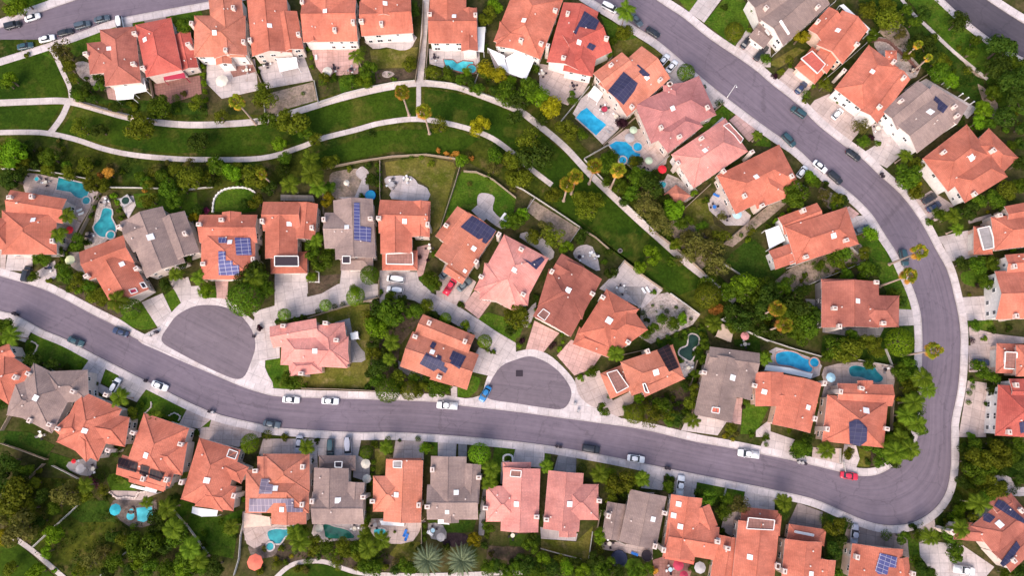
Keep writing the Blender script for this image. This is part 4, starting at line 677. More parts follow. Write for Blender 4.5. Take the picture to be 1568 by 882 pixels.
H('the house with two dark panel strips', 'terracotta house with two dark solar strips along its lower edge', TC, '30', [(1000, -50, 880, 300, 290, 'h'), (820, 130, 1110, 180, 200, 'h'), (715, 215, 1010, 312, 125, 'g', 5.1), (780, 290, 990, 350, 60, 'g', 4.9)], [(876, 160, 1.4)], [(1085, 92), (860, 300), (1000, 305)], [('solar_black', (715, 170), (830, 205), (820, 262), (708, 232)), ('solar_black', (850, 215), (900, 230), (885, 290), (838, 270)), ('solar_black', (905, 240), (990, 265), (965, 318), (895, 292))], covers=[('white', (790, 335), (870, 355), (885, 330), (950, 350), (935, 388), (780, 350))])
H('the plain salmon house with a scooped white cover', 'salmon terracotta house with a ridged white patio cover and deck notch', TC, '30', [(1320, 90, 1210, 460, 260, 'h'), (1300, 200, 1470, 280, 110, 'h'), (1180, 390, 1410, 420, 150, 'h')], [(1242, 310, 1.4)], [(1090, 320), (1405, 402)], decks=[('brick_paving', (1378, 122), (1430, 140), (1412, 182), (1362, 165))], covers=[('white', (1155, 470), (1308, 490), (1300, 525), (1210, 528), (1150, 505))])
H('the house with the wide pale lilac array', 'bright orange house with a wide pale lilac solar array over its lower half', OR, '31', [(-55, 375, 325, 375, 260, 'h'), (190, 150, 190, 380, 280, 'h'), (60, 165, 60, 380, 90, 'g'), (205, 380, 205, 573, 210, 'g')], [(125, 357), (163, 485)], [(288, 228), (285, 455), (5, 252)], [('solar_lilac', (40, 300), (90, 300), (85, 330), (112, 335), (105, 390), (25, 390)), ('solar_lilac', (-30, 420), (235, 420), (235, 475), (290, 478), (290, 500), (195, 500), (186, 446), (115, 446), (70, 500), (-35, 498))], covers=[('cream', (-65, 505), (90, 530), (95, 582), (-65, 595))])
H('the grey house with the black rooftop square', 'grey brown roofed house with a black square light over its garage, above a green pool', GR, '31', [(460, 235, 455, 480, 210, 'g'), (345, 475, 655, 475, 195, 'g'), (610, 320, 600, 480, 100, 'g'), (385, 205, 605, 205, 90, 'h', LOW)], [(500, 430, 1.4)], [(652, 410), (345, 435)], decks=[('cloth_black', (482, 197), (526, 197), (523, 232), (482, 230))])
H('the coral house with the small pale balcony', 'coral orange house with a small pale balcony and round cyan hot tub behind', OR, '31', [(900, 185, 885, 560, 225, 'g'), (710, 390, 900, 390, 215, 'h'), (810, 200, 1000, 200, 50, 'h', 4.8)], [(850, 396)], [(708, 435), (985, 458)], decks=[('grey_paving', (832, 193), (885, 193), (882, 235), (832, 232))], covers=[('white', (750, 552), (895, 560), (893, 585), (760, 578))])
H('the grey house above the date palms', 'large taupe grey house with four white chimneys above two silvery date palms', GR, '31', [(1165, 165, 1160, 430, 215, 'g'), (1035, 440, 1340, 440, 210, 'g'), (1310, 210, 1295, 450, 100, 'g'), (1180, 440, 1180, 565, 90, 'g', 5.0)], [(1210, 382), (1155, 500, 1.0)], [(1067, 245), (1345, 292), (1037, 468)], covers=[('white', (1100, 528), (1165, 530), (1165, 575), (1100, 570))])
H('the coral house with the dark red notch deck', 'coral orange house with a dark red notch deck, just right of the lane', 'salmon_tile', '32', [(75, 235, 60, 618, 225, 'g'), (-140, 450, 60, 450, 215, 'h'), (-40, 230, 130, 230, 60, 'h', 4.8)], [(42, 452)], [(163, 528), (-143, 475)], decks=[('brick_paving', (10, 248), (72, 252), (68, 290), (4, 285))])
H('the salmon house with the small back patio', 'salmon pink house with a square brown patio lawn behind it', 'salmon_tile', '32', [(340, 258, 310, 610, 215, 'g'), (320, 440, 535, 440, 215, 'h'), (350, 560, 350, 650, 105, 'g', 5.0)], [(362, 452, 1.4)], [(222, 545), (538, 432)])
H('the taupe house with the dark side wing', 'taupe house with a darker lower wing at its left, above a round trampoline', GR, '32', [(835, 385, 770, 700, 225, 'g'), (820, 380, 815, 480, 100, 'g', 5.0), (645, 445, 610, 665, 115, 'g', 3.8)], [(862, 543)], [(595, 523), (930, 505), (872, 705)])
H('the terracotta house with the pink awning', 'terracotta house with three skylights and a pink awning on its lower edge', TC, '32', [(1065, 405, 1015, 780, 190, 'g'), (950, 640, 1245, 690, 200, 'g'), (1150, 470, 1200, 600, 110, 'g', 4.9)], [(1025, 587), (985, 520), (1015, 452)], [(1248, 678), (925, 727)], covers=[('cloth_coral', (940, 755), (1110, 800), (1105, 815), (935, 780))])
H('the house with the white T-shaped parapet', 'terracotta house with white parapets, cut off by the bottom edge', TC, 'px', [(1162, 800, 1152, 900, 64, 'g'), (1134, 795, 1196, 802, 38, 'h', LOW), (1118, 822, 1105, 900, 40, 'g', 3.8)], [(1148, 853.5)], [(1099, 828), (1114, 840), (1190, 868)], decks=[('brick_paving', (1146, 793), (1186, 797), (1184, 812), (1143, 810))], wall='cream')
H('the house with the white strip over the garage', 'terracotta house with a white strip over its garage, cut off by the bottom edge', TC, '33', [(150, 620, 375, 655, 100, 'h', LOW), (245, 670, 225, 900, 225, 'g'), (390, 785, 375, 920, 100, 'g')], [(290, 872)], [(90, 822), (130, 855)], decks=[('white', (192, 612), (305, 634), (303, 645), (190, 622))], wall='cream')
H('the house with the blue grid array at the bottom', 'terracotta house with a blue grid array at the bottom, beside a white pickup', TC, '33', [(690, 705, 665, 920, 310, 'g'), (830, 775, 850, 930, 90, 'g')], [], [(565, 770), (900, 872)], [('solar_blue', (700, 745), (805, 772), (798, 835), (755, 830), (745, 875), (690, 872), (672, 850))], wall='cream')
H('the corner house with scattered navy panels', 'large terracotta house at the bottom right corner with scattered navy panels', BR, '33', [(1330, 680, 1570, 480, 250, 'h'), (1150, 610, 1400, 630, 110, 'h', 4.9), (1430, 800, 1600, 640, 170, 'g'), (1390, 500, 1480, 440, 130, 'g', 5.1)], [(1420, 572, 1.5)], [(1135, 620), (1505, 790), (1550, 490)], [('solar_navy', (1410, 425), (1445, 435), (1568, 545), (1568, 570), (1490, 530), (1385, 462)), ('solar_navy', (1350, 505), (1395, 530), (1360, 565), (1320, 550), (1322, 512)), ('solar_navy', (1520, 672), (1542, 710), (1480, 800), (1440, 830), (1420, 808))])
# ================================================================== NAMING HELPERS
MARKS = HOUSES + [('the left court', 320, 525), ('the right court', 810, 588), ('the top left path junction', 104, 155), ('the alley and path crossing', 642, 127), ('the far right road bend', 1400, 770), ('the lower end of the long path', 1080, 425), ('the lower left lawn corner', 30, 850), ('the top right dark road', 1490, 20)]
def where(px, py, used=None):
    best = min(MARKS, key=lambda m: hypot(m[1]-px, (m[2]-py))); dx, dy = px-best[1], py-best[2]
    a = math.degrees(atan2(dy, dx)) % 360
    r = ['right of', 'lower right of', 'below', 'lower left of', 'left of', 'upper left of', 'above', 'upper right of'][int(((a+22.5) % 360)//45)]
    return r+' '+best[0]
PENDING = []
def later(o, desc, px, py, cat, group=None): PENDING.append((o, desc, px, py, cat, group))
ORD = ['leftmost', 'second from left', 'third from left', 'fourth from left', 'fifth from left', 'sixth from left', 'seventh from left', 'eighth from left', 'ninth from left']
def settle_labels():
    by = {}
    for it in PENDING: by.setdefault(f'{it[1]} {where(it[2], it[3])}', []).append(it)
    for lab, its in by.items():
        its.sort(key=lambda i: i[2])
        for k, it in enumerate(its):
            l = lab
            if len(its) == 2: l = ('left one, ' if k == 0 else 'right one, ')+lab
            elif len(its) > 2: l = (ORD[k] if k < len(its)-1 else 'rightmost')+', '+lab
            w_ = l.split()
            for drop in (('the', 'a'), ('one,', 'photo', 'octagonal', 'feathery', 'rounded', 'padded'), ('clipped', 'medium', 'patio', 'garden', 'silvery', 'low', 'tiled', 'square')):
                if len(l.split()) > 16: l = ' '.join(x for x in l.split() if x.lower() not in drop)
            if len(l.split()) > 16: l = ' '.join(x for x in l.split() if x not in ('with', 'roofed', 'parked', 'garage'))
            props(it[0], l, it[4], it[5])
# ================================================================== VEHICLES
def ring_body(st, zs):
    """lofted body: stations (x, half width, bottom z, belt z, top z)"""
    vs = []; fs = []; n = 10
    for x, w_, zb, zm, zt in st:
        vs += [(x, -w_*.86, zb), (x, -w_, zb+.12), (x, -w_, zm), (x, -w_*.93, zt-.03), (x, -w_*.6, zt), (x, w_*.6, zt), (x, w_*.93, zt-.03), (x, w_, zm), (x, w_, zb+.12), (x, w_*.86, zb)]
    for i in range(len(st)-1):
        for j in range(n): fs.append((i*n+j, (i+1)*n+j, (i+1)*n+(j+1) % n, i*n+(j+1) % n))
    fs.append(tuple(range(n))); fs.append(tuple((len(st)-1)*n+j for j in range(n))[::-1]); return vs, fs
def frustum(b, x0, x1, x0t, x1t, w0, w1, z0, z1, mi):
    b.add([(x0, -w0, z0), (x1, -w0, z0), (x1, w0, z0), (x0, w0, z0), (x0t, -w1, z1), (x1t, -w1, z1), (x1t, w1, z1), (x0t, w1, z1)],
          [(0, 3, 2, 1), (4, 5, 6, 7), (0, 1, 5, 4), (1, 2, 6, 5), (2, 3, 7, 6), (3, 0, 4, 7)], mi)
def roof_panel(b, x0, x1, w_, z):
    n = 6; vs = []; fs = []
    for i in range(n+1):
        f = i/n; x = x0+(x1-x0)*f; ww = w_*(1-.12*abs(2*f-1)**3); zz = z-.05*abs(2*f-1)**2
        vs += [(x, -ww, zz-.06), (x, -ww*.6, zz+.02), (x, 0, zz+.035), (x, ww*.6, zz+.02), (x, ww, zz-.06)]
    for i in range(n):
        for j in range(4): fs.append((i*5+j, (i+1)*5+j, (i+1)*5+j+1, i*5+j+1))
    b.add(vs, fs, 0)
CARM = {}
def car_meshes(kind):
    if kind in CARM: return CARM[kind]
    L, W, prof, cab = {
        'sedan': (4.7, .92, [(-.5, .70, .45, .70, .86), (-.47, .84, .3, .74, .96), (-.36, .92, .22, .78, 1.0), (-.1, .92, .2, .8, .96), (.2, .92, .2, .78, .93), (.38, .90, .22, .72, .84), (.47, .80, .3, .64, .74), (.5, .62, .42, .56, .64)], (-.37, .22, -.24, .07, .80, .60, .93, 1.42)),
        'suv': (4.75, .96, [(-.5, .80, .45, .85, 1.08), (-.47, .92, .3, .88, 1.12), (-.3, .96, .24, .9, 1.10), (.1, .96, .24, .9, 1.06), (.28, .95, .24, .86, 1.02), (.42, .92, .28, .8, .94), (.48, .82, .35, .7, .82), (.5, .7, .45, .6, .7)], (-.48, .26, -.43, .14, .86, .70, 1.06, 1.72)),
        'hatch': (4.2, .88, [(-.5, .72, .45, .80, .98), (-.46, .86, .3, .82, 1.02), (-.3, .90, .22, .84, 1.0), (.2, .90, .22, .82, .96), (.38, .87, .25, .74, .86), (.47, .78, .32, .65, .74), (.5, .6, .42, .56, .64)], (-.47, .27, -.38, .10, .80, .62, .96, 1.48)),
        'pickup': (5.7, .99, [(-.5, .93, .5, .85, 1.02), (-.49, .97, .4, .86, 1.05), (-.1, .98, .3, .88, 1.05), (.24, .98, .3, .88, 1.06), (.42, .95, .32, .84, .98), (.48, .86, .4, .74, .86), (.5, .72, .48, .64, .74)], (-.12, .26, -.08, .15, .88, .72, 1.04, 1.75)),
        'van': (5.0, .98, [(-.5, .88, .45, .95, 1.15), (-.48, .96, .3, .96, 1.18), (.1, .98, .25, .96, 1.15), (.34, .96, .25, .86, 1.0), (.46, .86, .32, .72, .82), (.5, .7, .42, .6, .68)], (-.49, .36, -.46, .22, .90, .76, 1.1, 1.85))}[kind]
    st = [(x*L, w_, zb, zm, zt) for x, w_, zb, zm, zt in prof]
    b = MB(); vs, fs = ring_body(st, None); b.add(vs, fs, 0)
    if kind == 'pickup': b.box(-.48*L, -.14*L, -.8, .8, 1.0, 1.07, 1); b.box(-.47*L, -.145*L, -.76, .76, 1.05, 1.10, 1)
    x0, x1, x0t, x1t, w0, w1, z0, z1 = cab
    g = MB(); frustum(g, x0*L, x1*L, x0t*L, x1t*L, w0, w1, z0-.06, z1-.03, 0)
    roof_panel(b, x0t*L-.05, x1t*L+.05, w1+.02, z1+.02)
    for sx in (-1, 1):                                      # door mirrors
        b.box(x1*L*.75-.1, x1*L*.75+.12, sx*W-.02 if sx > 0 else -W-.16, W+.16 if sx > 0 else -W+.02, z0-.02, z0+.12, 0)
    body = b.me(True); glass = g.me()
    wh = MB(); wh.tube([(0, -.11, 0), (0, .11, 0)], .34, 16, 0); wh.tube([(0, -.125, 0), (0, .125, 0)], .2, 12, 1); wheel = wh.me()
    for m in ('rubber', 'rim'): wheel.materials.append(MATS[m])
    hl = MB(); hl.box(-.12, .06, -.17, .17, -.07, .07, 0, .015); head = hl.me(); head.materials.append(MATS['lamp_clear'])
    tl = MB(); tl.box(-.05, .08, -.15, .15, -.07, .07, 0, .015); tail = tl.me(); tail.materials.append(MATS['lamp_red'])
    glass.materials.append(MATS['dark_glass'])
    CARM[kind] = (L, W, body, glass, wheel, head, tail, st); return CARM[kind]
BODY = {}
def car(t, x, y, ang, kind, col, ctx, flip=False):
    px, py = cv(t, x, y); L, W, body, glass, wheel, head, tail, st = car_meshes(kind)
    zg = {'street': .02, 'drive': .15}[ctx if ctx in ('street',) else 'drive']
    c = P(px, py, .8); a = radians(-ang+(180 if flip else 0))
    d = P(px+cos(radians(ang))*8, py+sin(radians(ang))*8, .8); a = atan2(d[1]-c[1], d[0]-c[0])+(pi if flip else 0)
    root = empty('parked_car', (c[0], c[1], zg), a)
    k = (kind, col)
    if k not in BODY: BODY[k] = body.copy(); BODY[k].materials.clear(); [BODY[k].materials.append(MATS[m]) for m in ('paint_'+col, 'dark_metal')]
    def part(n, me, loc=(0, 0, 0)):
        o = bpy.data.objects.new(n, me); COL.objects.link(o); o.parent = root; o.location = loc
    part('body', BODY[k]); part('windows', glass)
    for sx in (-.30, .31):
        for sy in (-1, 1): part('wheel', wheel, (sx*L, sy*(W-.10), .34))
    for sy in (-1, 1): part('headlight', head, (L/2-.12, sy*W*.62, .62)); part('tail_light', tail, (-L/2+.03, sy*W*.70, .78))
    kn = {'sedan': 'sedan', 'suv': 'SUV', 'hatch': 'hatchback', 'pickup': 'pickup truck', 'van': 'van'}[kind]
    cn = {'darkred': 'dark red', 'slate': 'slate blue', 'teal': 'dark teal'}.get(col, col)
    later(root, f'{cn} {kn} '+('parked on the street' if ctx == 'street' else 'on the driveway'), px, py, 'car' if kind not in ('pickup', 'van') else kind, 'cars parked along the street' if ctx == 'street' else 'cars parked on driveways')
S_, D_ = 'street', 'drive'
for a in [('00', 75, 148, -15, 'suv', 'black', S_), ('00', 193, 100, -18, 'sedan', 'white', S_), ('00', 280, 228, -14, 'sedan', 'white', S_), ('00', 150, 273, -12, 'sedan', 'teal', S_), ('00', 390, 190, -15, 'sedan', 'black', S_), ('00', 495, 147, -15, 'suv', 'slate', S_), ('00', 610, 110, -14, 'sedan', 'slate', S_), ('00', 65, 58, 62, 'hatch', 'darkred', D_), ('00', 722, 146, 80, 'van', 'white', D_),
          ('02', 602, 42, 27, 'van', 'white', S_), ('02', 765, 118, 50, 'sedan', 'slate', S_), ('02', 862, 190, 32, 'sedan', 'black', S_), ('02', 927, 360, -50, 'sedan', 'white', D_), ('02', 975, 397, -50, 'sedan', 'white', D_), ('02', 1422, 253, -50, 'sedan', 'black', D_), ('02', 1502, 325, -50, 'suv', 'black', D_),
          ('03', 230, 525, -48, 'sedan', 'navy', D_), ('03', 448, 682, -45, 'hatch', 'white', D_), ('03', 215, 670, 35, 'suv', 'teal', S_, True), ('03', 157, 838, 45, 'suv', 'teal', S_), ('03', 0, 305, -50, 'sedan', 'black', D_),
          ('13', 345, 135, 38, 'sedan', 'white', S_), ('13', 435, 202, 42, 'suv', 'black', S_), ('13', 545, 65, 36, 'sedan', 'black', S_), ('13', 236, 168, -52, 'hatch', 'white', D_), ('13', 1000, 328, -32, 'suv', 'black', D_), ('13', 1027, 378, -30, 'sedan', 'navy', D_), ('13', 595, 515, -20, 'suv', 'slate', D_), ('13', 848, 683, 76, 'suv', 'teal', S_),
          ('23', 1310, 450, 4, 'sedan', 'navy', D_), ('33', 520, 282, 9, 'sedan', 'red', S_), ('33', 548, 640, 95, 'pickup', 'silver', D_, True), ('33', 1208, 848, 9, 'pickup', 'white', D_),
          ('32', 490, 120, 9, 'suv', 'black', S_), ('32', 760, 180, 8, 'sedan', 'white', S_), ('32', 1435, 150, 8, 'pickup', 'white', S_, True), ('32', 1025, 345, 97, 'pickup', 'white', D_, True),
          ('31', 455, 113, 92, 'suv', 'teal', D_), ('31', 560, 105, 88, 'van', 'silver', D_), ('31', 266, 92, 96, 'sedan', 'silver', D_), ('21', 218, 675, 4, 'sedan', 'white', S_), ('21', 453, 683, 3, 'sedan', 'white', S_), ('21', 1155, 710, 4, 'pickup', 'white', S_, True), ('21', 102, 822, 10, 'sedan', 'slate', S_),
          ('21', 1383, 640, -60, 'sedan', 'blue', S_, True), ('11', 1175, 855, -58, 'pickup', 'red', D_), ('21', 842, 16, 6, 'suv', 'white', D_, True), ('11', 845, 812, 8, 'van', 'white', D_, True), ('11', 1152, 775, -40, 'sedan', 'grey', D_), ('11', 1258, 848, -40, 'sedan', 'grey', D_),
          ('20', 455, 325, 22, 'sedan', 'teal', S_), ('20', 723, 268, 19, 'sedan', 'navy', S_, True), ('20', 958, 592, 21, 'sedan', 'white', S_), ('20', 690, 590, -60, 'hatch', 'white', D_), ('10', 160, 780, -75, 'suv', 'black', D_)]:
    car(*a)
# ================================================================== BINS, LAMP, HATCH
def bin_mesh(col):
    b = MB(); b.box(-.3, .3, -.33, .33, .1, .95, 0, -.03); b.box(-.35, .35, -.40, .36, .95, 1.03, 0, .02); b.tube([(-.24, .3, .13), (.24, .3, .13)], .13, 8, 1); b.tube([(-.3, .4, .98), (.3, .4, .98)], .025, 6, 1)
    me = b.me(); [me.materials.append(MATS[m]) for m in (col, 'rubber')]; return me
BINS = {c: bin_mesh(c) for c in ('cloth_black', 'cloth_grey', 'cloth_blue')}
for t, x, y, c in [('20', 92, 158, 'cloth_black'), ('20', 108, 166, 'cloth_black'), ('20', 880, 562, 'cloth_black'), ('20', 1262, 745, 'cloth_black'), ('20', 1282, 752, 'cloth_grey'), ('20', 905, 287, 'cloth_grey'), ('20', 925, 278, 'cloth_grey'), ('20', 948, 270, 'cloth_black'), ('22', 392, 702, 'cloth_grey'), ('22', 412, 742, 'cloth_grey'),
                   ('32', 282, 103, 'cloth_black'), ('32', 305, 108, 'cloth_black'), ('32', 940, 234, 'cloth_black'), ('32', 958, 238, 'cloth_black'), ('13', 708, 185, 'cloth_black'), ('13', 716, 200, 'cloth_black'), ('33', 212, 200, 'cloth_grey'), ('33', 232, 203, 'cloth_grey'), ('33', 250, 207, 'cloth_black'), ('20', 1440, 165, 'cloth_black'), ('20', 1528, 295, 'cloth_black')]:
    o = bpy.data.objects.new('trash_bin', BINS[c]); COL.objects.link(o); o.location = P(*cv(t, x, y), .16); o.rotation_euler = (0, 0, random.uniform(0, 6)); later(o, ('black' if 'black' in c else 'grey')+' wheeled bin at the kerb', *cv(t, x, y), 'trash bin', 'wheeled bins at the kerb')
px, py = cv('02', 1308, 582); p = P(px, py); q = P(*cv('02', 1364, 520), 8.5); lamp = empty('street_lamp', p)
b = MB(); b.cyl(0, 0, 0, .5, .16, .12); b.tube([(0, 0, 0), (0, 0, 7.6)], [.09, .06]); b.build('pole', ['white'], lamp)
dx, dy = q[0]-p[0], q[1]-p[1]; b = MB(); b.tube([(0, 0, 7.5), (dx*.3, dy*.3, 8.2), (dx*.92, dy*.92, 8.5)], .05); b.build('arm', ['white'], lamp)
b = MB(); b.tube([(dx*.88, dy*.88, 8.5), (dx*.95, dy*.95, 8.5), (dx*1.15, dy*1.15, 8.46)], [.12, .2, .12]); b.build('lamp_head', ['white'], lamp); props(lamp, 'slim white street lamp reaching over the road beside the dusty pink roofed house', 'street lamp')
px, py = cv('22', 60, 517); b = MB(); b.box(-.95, .95, -.85, .85, 0, .03); b.box(-.8, .8, -.7, .7, .025, .045); o = b.build('manhole_cover', ['cloth_black']); o.location = P(px, py, .212); props(o, 'square black drain cover set in the asphalt of the right court', 'manhole cover')
# ================================================================== POOLS
def pool(desc, water, t, pts, spas=(), sm=3, coping='concrete', lift=.19, rw=.0):
    W_ = [P(*p, lift)[:2] for p in (smooth_poly(T(t, pts), sm) if sm else T(t, pts))]
    cx = sum(p[0] for p in W_)/len(W_); cy = sum(p[1] for p in W_)/len(W_)
    root = empty('swimming_pool', (cx, cy, 0))
    L = [(p[0]-cx, p[1]-cy) for p in W_]
    b = MB(); b.prism([(x*1.0, y*1.0) for x, y in L], .05, lift+.012); b.build('water', [water], root)
    def rim(L, name='coping', z=lift+.05):
        n = len(L); A = sum(L[i][0]*L[(i+1) % n][1]-L[(i+1) % n][0]*L[i][1] for i in range(n)); sg = 1 if A > 0 else -1; O = []
        for i in range(n):
            a = L[i-1]; c = L[(i+1) % n]; d = hypot(c[0]-a[0], c[1]-a[1]) or 1; O.append((L[i][0]+sg*(c[1]-a[1])/d*.38, L[i][1]-sg*(c[0]-a[0])/d*.38))
        vs = [(*p, z) for p in L]+[(*p, z) for p in O]+[(*p, .05) for p in O]+[(*p, .05) for p in L]; fs = []
        for i in range(n):
            j = (i+1) % n; fs += [(i, n+i, n+j, j), (n+i, 2*n+i, 2*n+j, n+j), (3*n+i, i, j, 3*n+j)]
        me = mesh(vs, fs); bm = bmesh.new(); bm.from_mesh(me); bmesh.ops.recalc_face_normals(bm, faces=bm.faces); bm.to_mesh(me); bm.free()
        o = link(name, me, root, [coping]); planar_uv(me)
    rim(L)
    for sx, sy, sr in spas:
        p = P(*cv(t, sx, sy), .4); r = sr*scale_of(t)*mpp(*cv(t, sx, sy)); c = [(p[0]-cx+cos(k*pi/9)*r, p[1]-cy+sin(k*pi/9)*r) for k in range(18)]
        b = MB(); b.prism(c, .05, .42); b.build('spa_water', [water], root); rim(c, 'spa_rim', .46)
    q = cv(t, sum(p[0] for p in pts)/len(pts), sum(p[1] for p in pts)/len(pts)); later(root, desc, *q, 'swimming pool', 'backyard swimming pools')
pool('pale cyan pool with a scalloped edge', 'water_cyan', '01', [(1135, 355), (1190, 360), (1215, 380), (1250, 365), (1310, 370), (1315, 395), (1330, 402), (1320, 435), (1240, 430), (1150, 405)], [(1303, 412, 26)], 0, 'brick_paving')
pool('cyan blue rectangular pool', 'water_blue', '02', [(430, 665), (465, 645), (500, 680), (525, 705), (555, 725), (582, 748), (520, 812), (400, 705)], [], 0)
pool('blue angular pool with two round spas', 'water_blue', '12', [(600, 8), (640, -15), (700, -12), (750, 30), (752, 50), (785, 60), (780, 100), (740, 142), (700, 112), (650, 72)], [(770, 18, 26), (680, 98, 22)], 0)
pool('dark teal rectangular pool', 'water_teal', '10', [(352, 203), (545, 250), (520, 325), (475, 327), (450, 315), (425, 290), (338, 275)], [(518, 341, 22)], 0)
pool('teal kidney-shaped pool', 'water_teal', '10', [(620, 390), (665, 393), (672, 420), (668, 445), (692, 495), (690, 530), (655, 535), (630, 560), (590, 548), (562, 500), (600, 450)], [(664, 548, 22)])
pool('vivid blue freeform pool', 'water_blue', '23', [(78, 410), (100, 392), (150, 385), (205, 398), (245, 425), (285, 440), (298, 470), (290, 508), (240, 500), (165, 472), (90, 460)], [(310, 452, 26)], 3, 'pink_paving')
pool('dark teal freeform pool', 'water_teal', '23', [(520, 485), (560, 470), (620, 482), (665, 478), (690, 510), (722, 545), (700, 570), (645, 562), (590, 540), (530, 532)])
pool('dark green garden pond', 'water_dark', '22', [(1080, 290), (1110, 285), (1135, 305), (1130, 345), (1100, 370), (1110, 400), (1090, 440), (1060, 430), (1020, 400), (1030, 370), (1070, 350)])
pool('teal pool with rocks around it', 'water_teal', '31', [(78, 620), (130, 602), (190, 605), (235, 580), (258, 605), (240, 640), (185, 645), (150, 690), (95, 672)], [(92, 707, 22)])
pool('green teal pool with a pale deck', 'water_green', '31', [(412, 580), (440, 575), (480, 590), (540, 603), (575, 622), (592, 657), (440, 657), (420, 620)])
pool('small cyan hot pool', 'water_cyan', '31', [(718, 605), (780, 605), (782, 640), (760, 652), (730, 645)])
pool('turquoise pool beside a dark rock deck', 'water_cyan', '30', [(818, 475), (912, 468), (922, 530), (862, 562), (825, 552)], [(783, 524, 24), (788, 492, 12)], 0, 'rock')
pool('small pale blue spa pool', 'water_cyan', '12', [(895, 235), (925, 228), (940, 240), (930, 262), (905, 255)])
# ================================================================== GARDEN FURNITURE
def cname(c): return {'palegreen': 'pale green', 'paleblue': 'pale blue'}.get(c, c)
def parasol(t, x, y, r, c):
    px, py = cv(t, x, y); R = r*scale_of(t)*mpp(px, py); q = P(px, py, 2.4); root = empty('parasol', (q[0], q[1], .12))
    b = MB(); n = 8; vs = [(0, 0, 2.75)]; fs = []
    for k in range(n): vs.append((cos(k*2*pi/n)*R, sin(k*2*pi/n)*R, 2.15)); vs.append((cos((k+.5)*2*pi/n)*R*.93, sin((k+.5)*2*pi/n)*R*.93, 2.22))
    for k in range(2*n): fs.append((0, 1+k, 1+(k+1) % (2*n)))
    b.add(vs, fs); b.add([(x_, y_, z_-.03) for x_, y_, z_ in vs], [f[::-1] for f in fs]); b.build('canopy', ['cloth_'+c], root)
    b = MB(); b.cyl(0, 0, 0, 2.7, .03); b.cyl(0, 0, 0, .1, .3); b.build('pole', ['rim'], root); later(root, f'{cname(c)} octagonal parasol', px, py, 'parasol', 'garden parasols')
for a in [('00', 1330, 482, 38, 'cream'), ('12', 918, 152, 27, 'red'), ('12', 838, 100, 24, 'palegreen'), ('12', 1368, 422, 29, 'paleblue'), ('02', 745, 778, 24, 'palegreen'), ('02', 722, 825, 30, 'grey'), ('10', 418, 697, 30, 'yellow'), ('10', 498, 812, 28, 'cream'), ('23', 410, 542, 29, 'paleblue'), ('30', 690, 486, 35, 'teal'), ('30', 480, 240, 28, 'grey'), ('31', 1, 802, 48, 'coral'),
          ('31', 665, 210, 29, 'cream'), ('31', 672, 300, 27, 'cream'), ('31', 1117, 652, 26, 'grey'), ('31', 387, 598, 25, 'cream'), ('32', 1015, 820, 33, 'maroon'), ('32', 1145, 835, 35, 'grey'), ('32', 1048, 880, 26, 'maroon'), ('01', 435, 425, 30, 'cream'), ('22', 1415, 292, 26, 'pink'), ('10', 415, 518, 24, 'red'), ('11', 550, 233, 18, 'cream'), ('30', 440, 195, 14, 'red')]:
    parasol(*a)
def table_set(t, x, y, c='cream', n=4, r=.55):
    px, py = cv(t, x, y); q = P(px, py, .6); root = empty('patio_table', (q[0], q[1], .14)); b = MB(); b.cyl(0, 0, .68, .74, r, n=18); b.cyl(0, 0, 0, .7, .06); b.cyl(0, 0, 0, .04, .28); b.build('table_top', ['cloth_'+c], root); later(root, f'round {cname(c)} patio table', px, py, 'table', 'patio tables')
    for k in range(n):
        a = k*2*pi/n+random.random()*.4; ch = empty('patio_chair', (q[0]+cos(a)*(r+.45), q[1]+sin(a)*(r+.45), .14), a-pi/2)
        m = CHAIR[c2 := random.choice(('white', 'cloth_black', 'cloth_grey'))]
        for nm, me in m: o = bpy.data.objects.new(nm, me); COL.objects.link(o); o.parent = ch
        later(ch, f'{c2.replace("cloth_", "")} chair at the {cname(c)} table', px+cos(a)*3, py-sin(a)*3, 'chair', 'patio chairs')
CHAIR = {}
for c in ('white', 'cloth_black', 'cloth_grey', 'cloth_blue'):
    L_ = []
    b = MB(); b.box(-.27, .27, -.25, .27, .4, .46); me = b.me(); me.materials.append(MATS[c]); L_.append(('seat', me))
    b = MB(); b.box(-.27, .27, .23, .28, .46, .9); me = b.me(); me.materials.append(MATS[c]); L_.append(('backrest', me))
    b = MB(); [b.box(sx*.24-.02, sx*.24+.02, sy*.22-.02, sy*.22+.02, 0, .41) for sx in (-1, 1) for sy in (-1, 1)]; me = b.me(); me.materials.append(MATS[c]); L_.append(('leg_frame', me)); CHAIR[c] = L_
for a in [('00', 1480, 420), ('01', 75, 385, 'black'), ('01', 480, 408, 'black'), ('01', 580, 415, 'black'), ('01', 1080, 345, 'black'), ('02', 200, 440), ('02', 385, 515, 'black'), ('02', 570, 655, 'maroon', 6, .9), ('02', 640, 700, 'cream', 3, .7), ('10', 275, 232), ('10', 630, 350, 'grey'), ('10', 540, 555, 'black'), ('11', 820, 245, 'grey', 4, .9), ('11', 915, 215), ('11', 1048, 628),
          ('12', 420, 680, 'black'), ('12', 505, 670), ('12', 830, 180), ('12', 1230, 380, 'blue'), ('12', 1300, 440, 'black'), ('22', 672, 15, 'grey', 8, .9), ('22', 1075, 485), ('22', 1413, 342), ('23', 735, 495, 'black', 3, .4), ('30', 245, 40, 'cream'), ('30', 560, 240), ('31', 725, 575, 'grey'), ('31', 1070, 610, 'paleblue'), ('31', 600, 600), ('32', 965, 845, 'paleblue'), ('32', 20, 640), ('33', 600, 0, 'cream', 2), ('03', 905, 420), ('03', 690, 770, 'cream', 5, .7), ('21', 605, 290, 'cream'), ('10', 300, 745, 'navy'), ('32', 600, 690), ('01', 215, 330)]:
    table_set(*a)
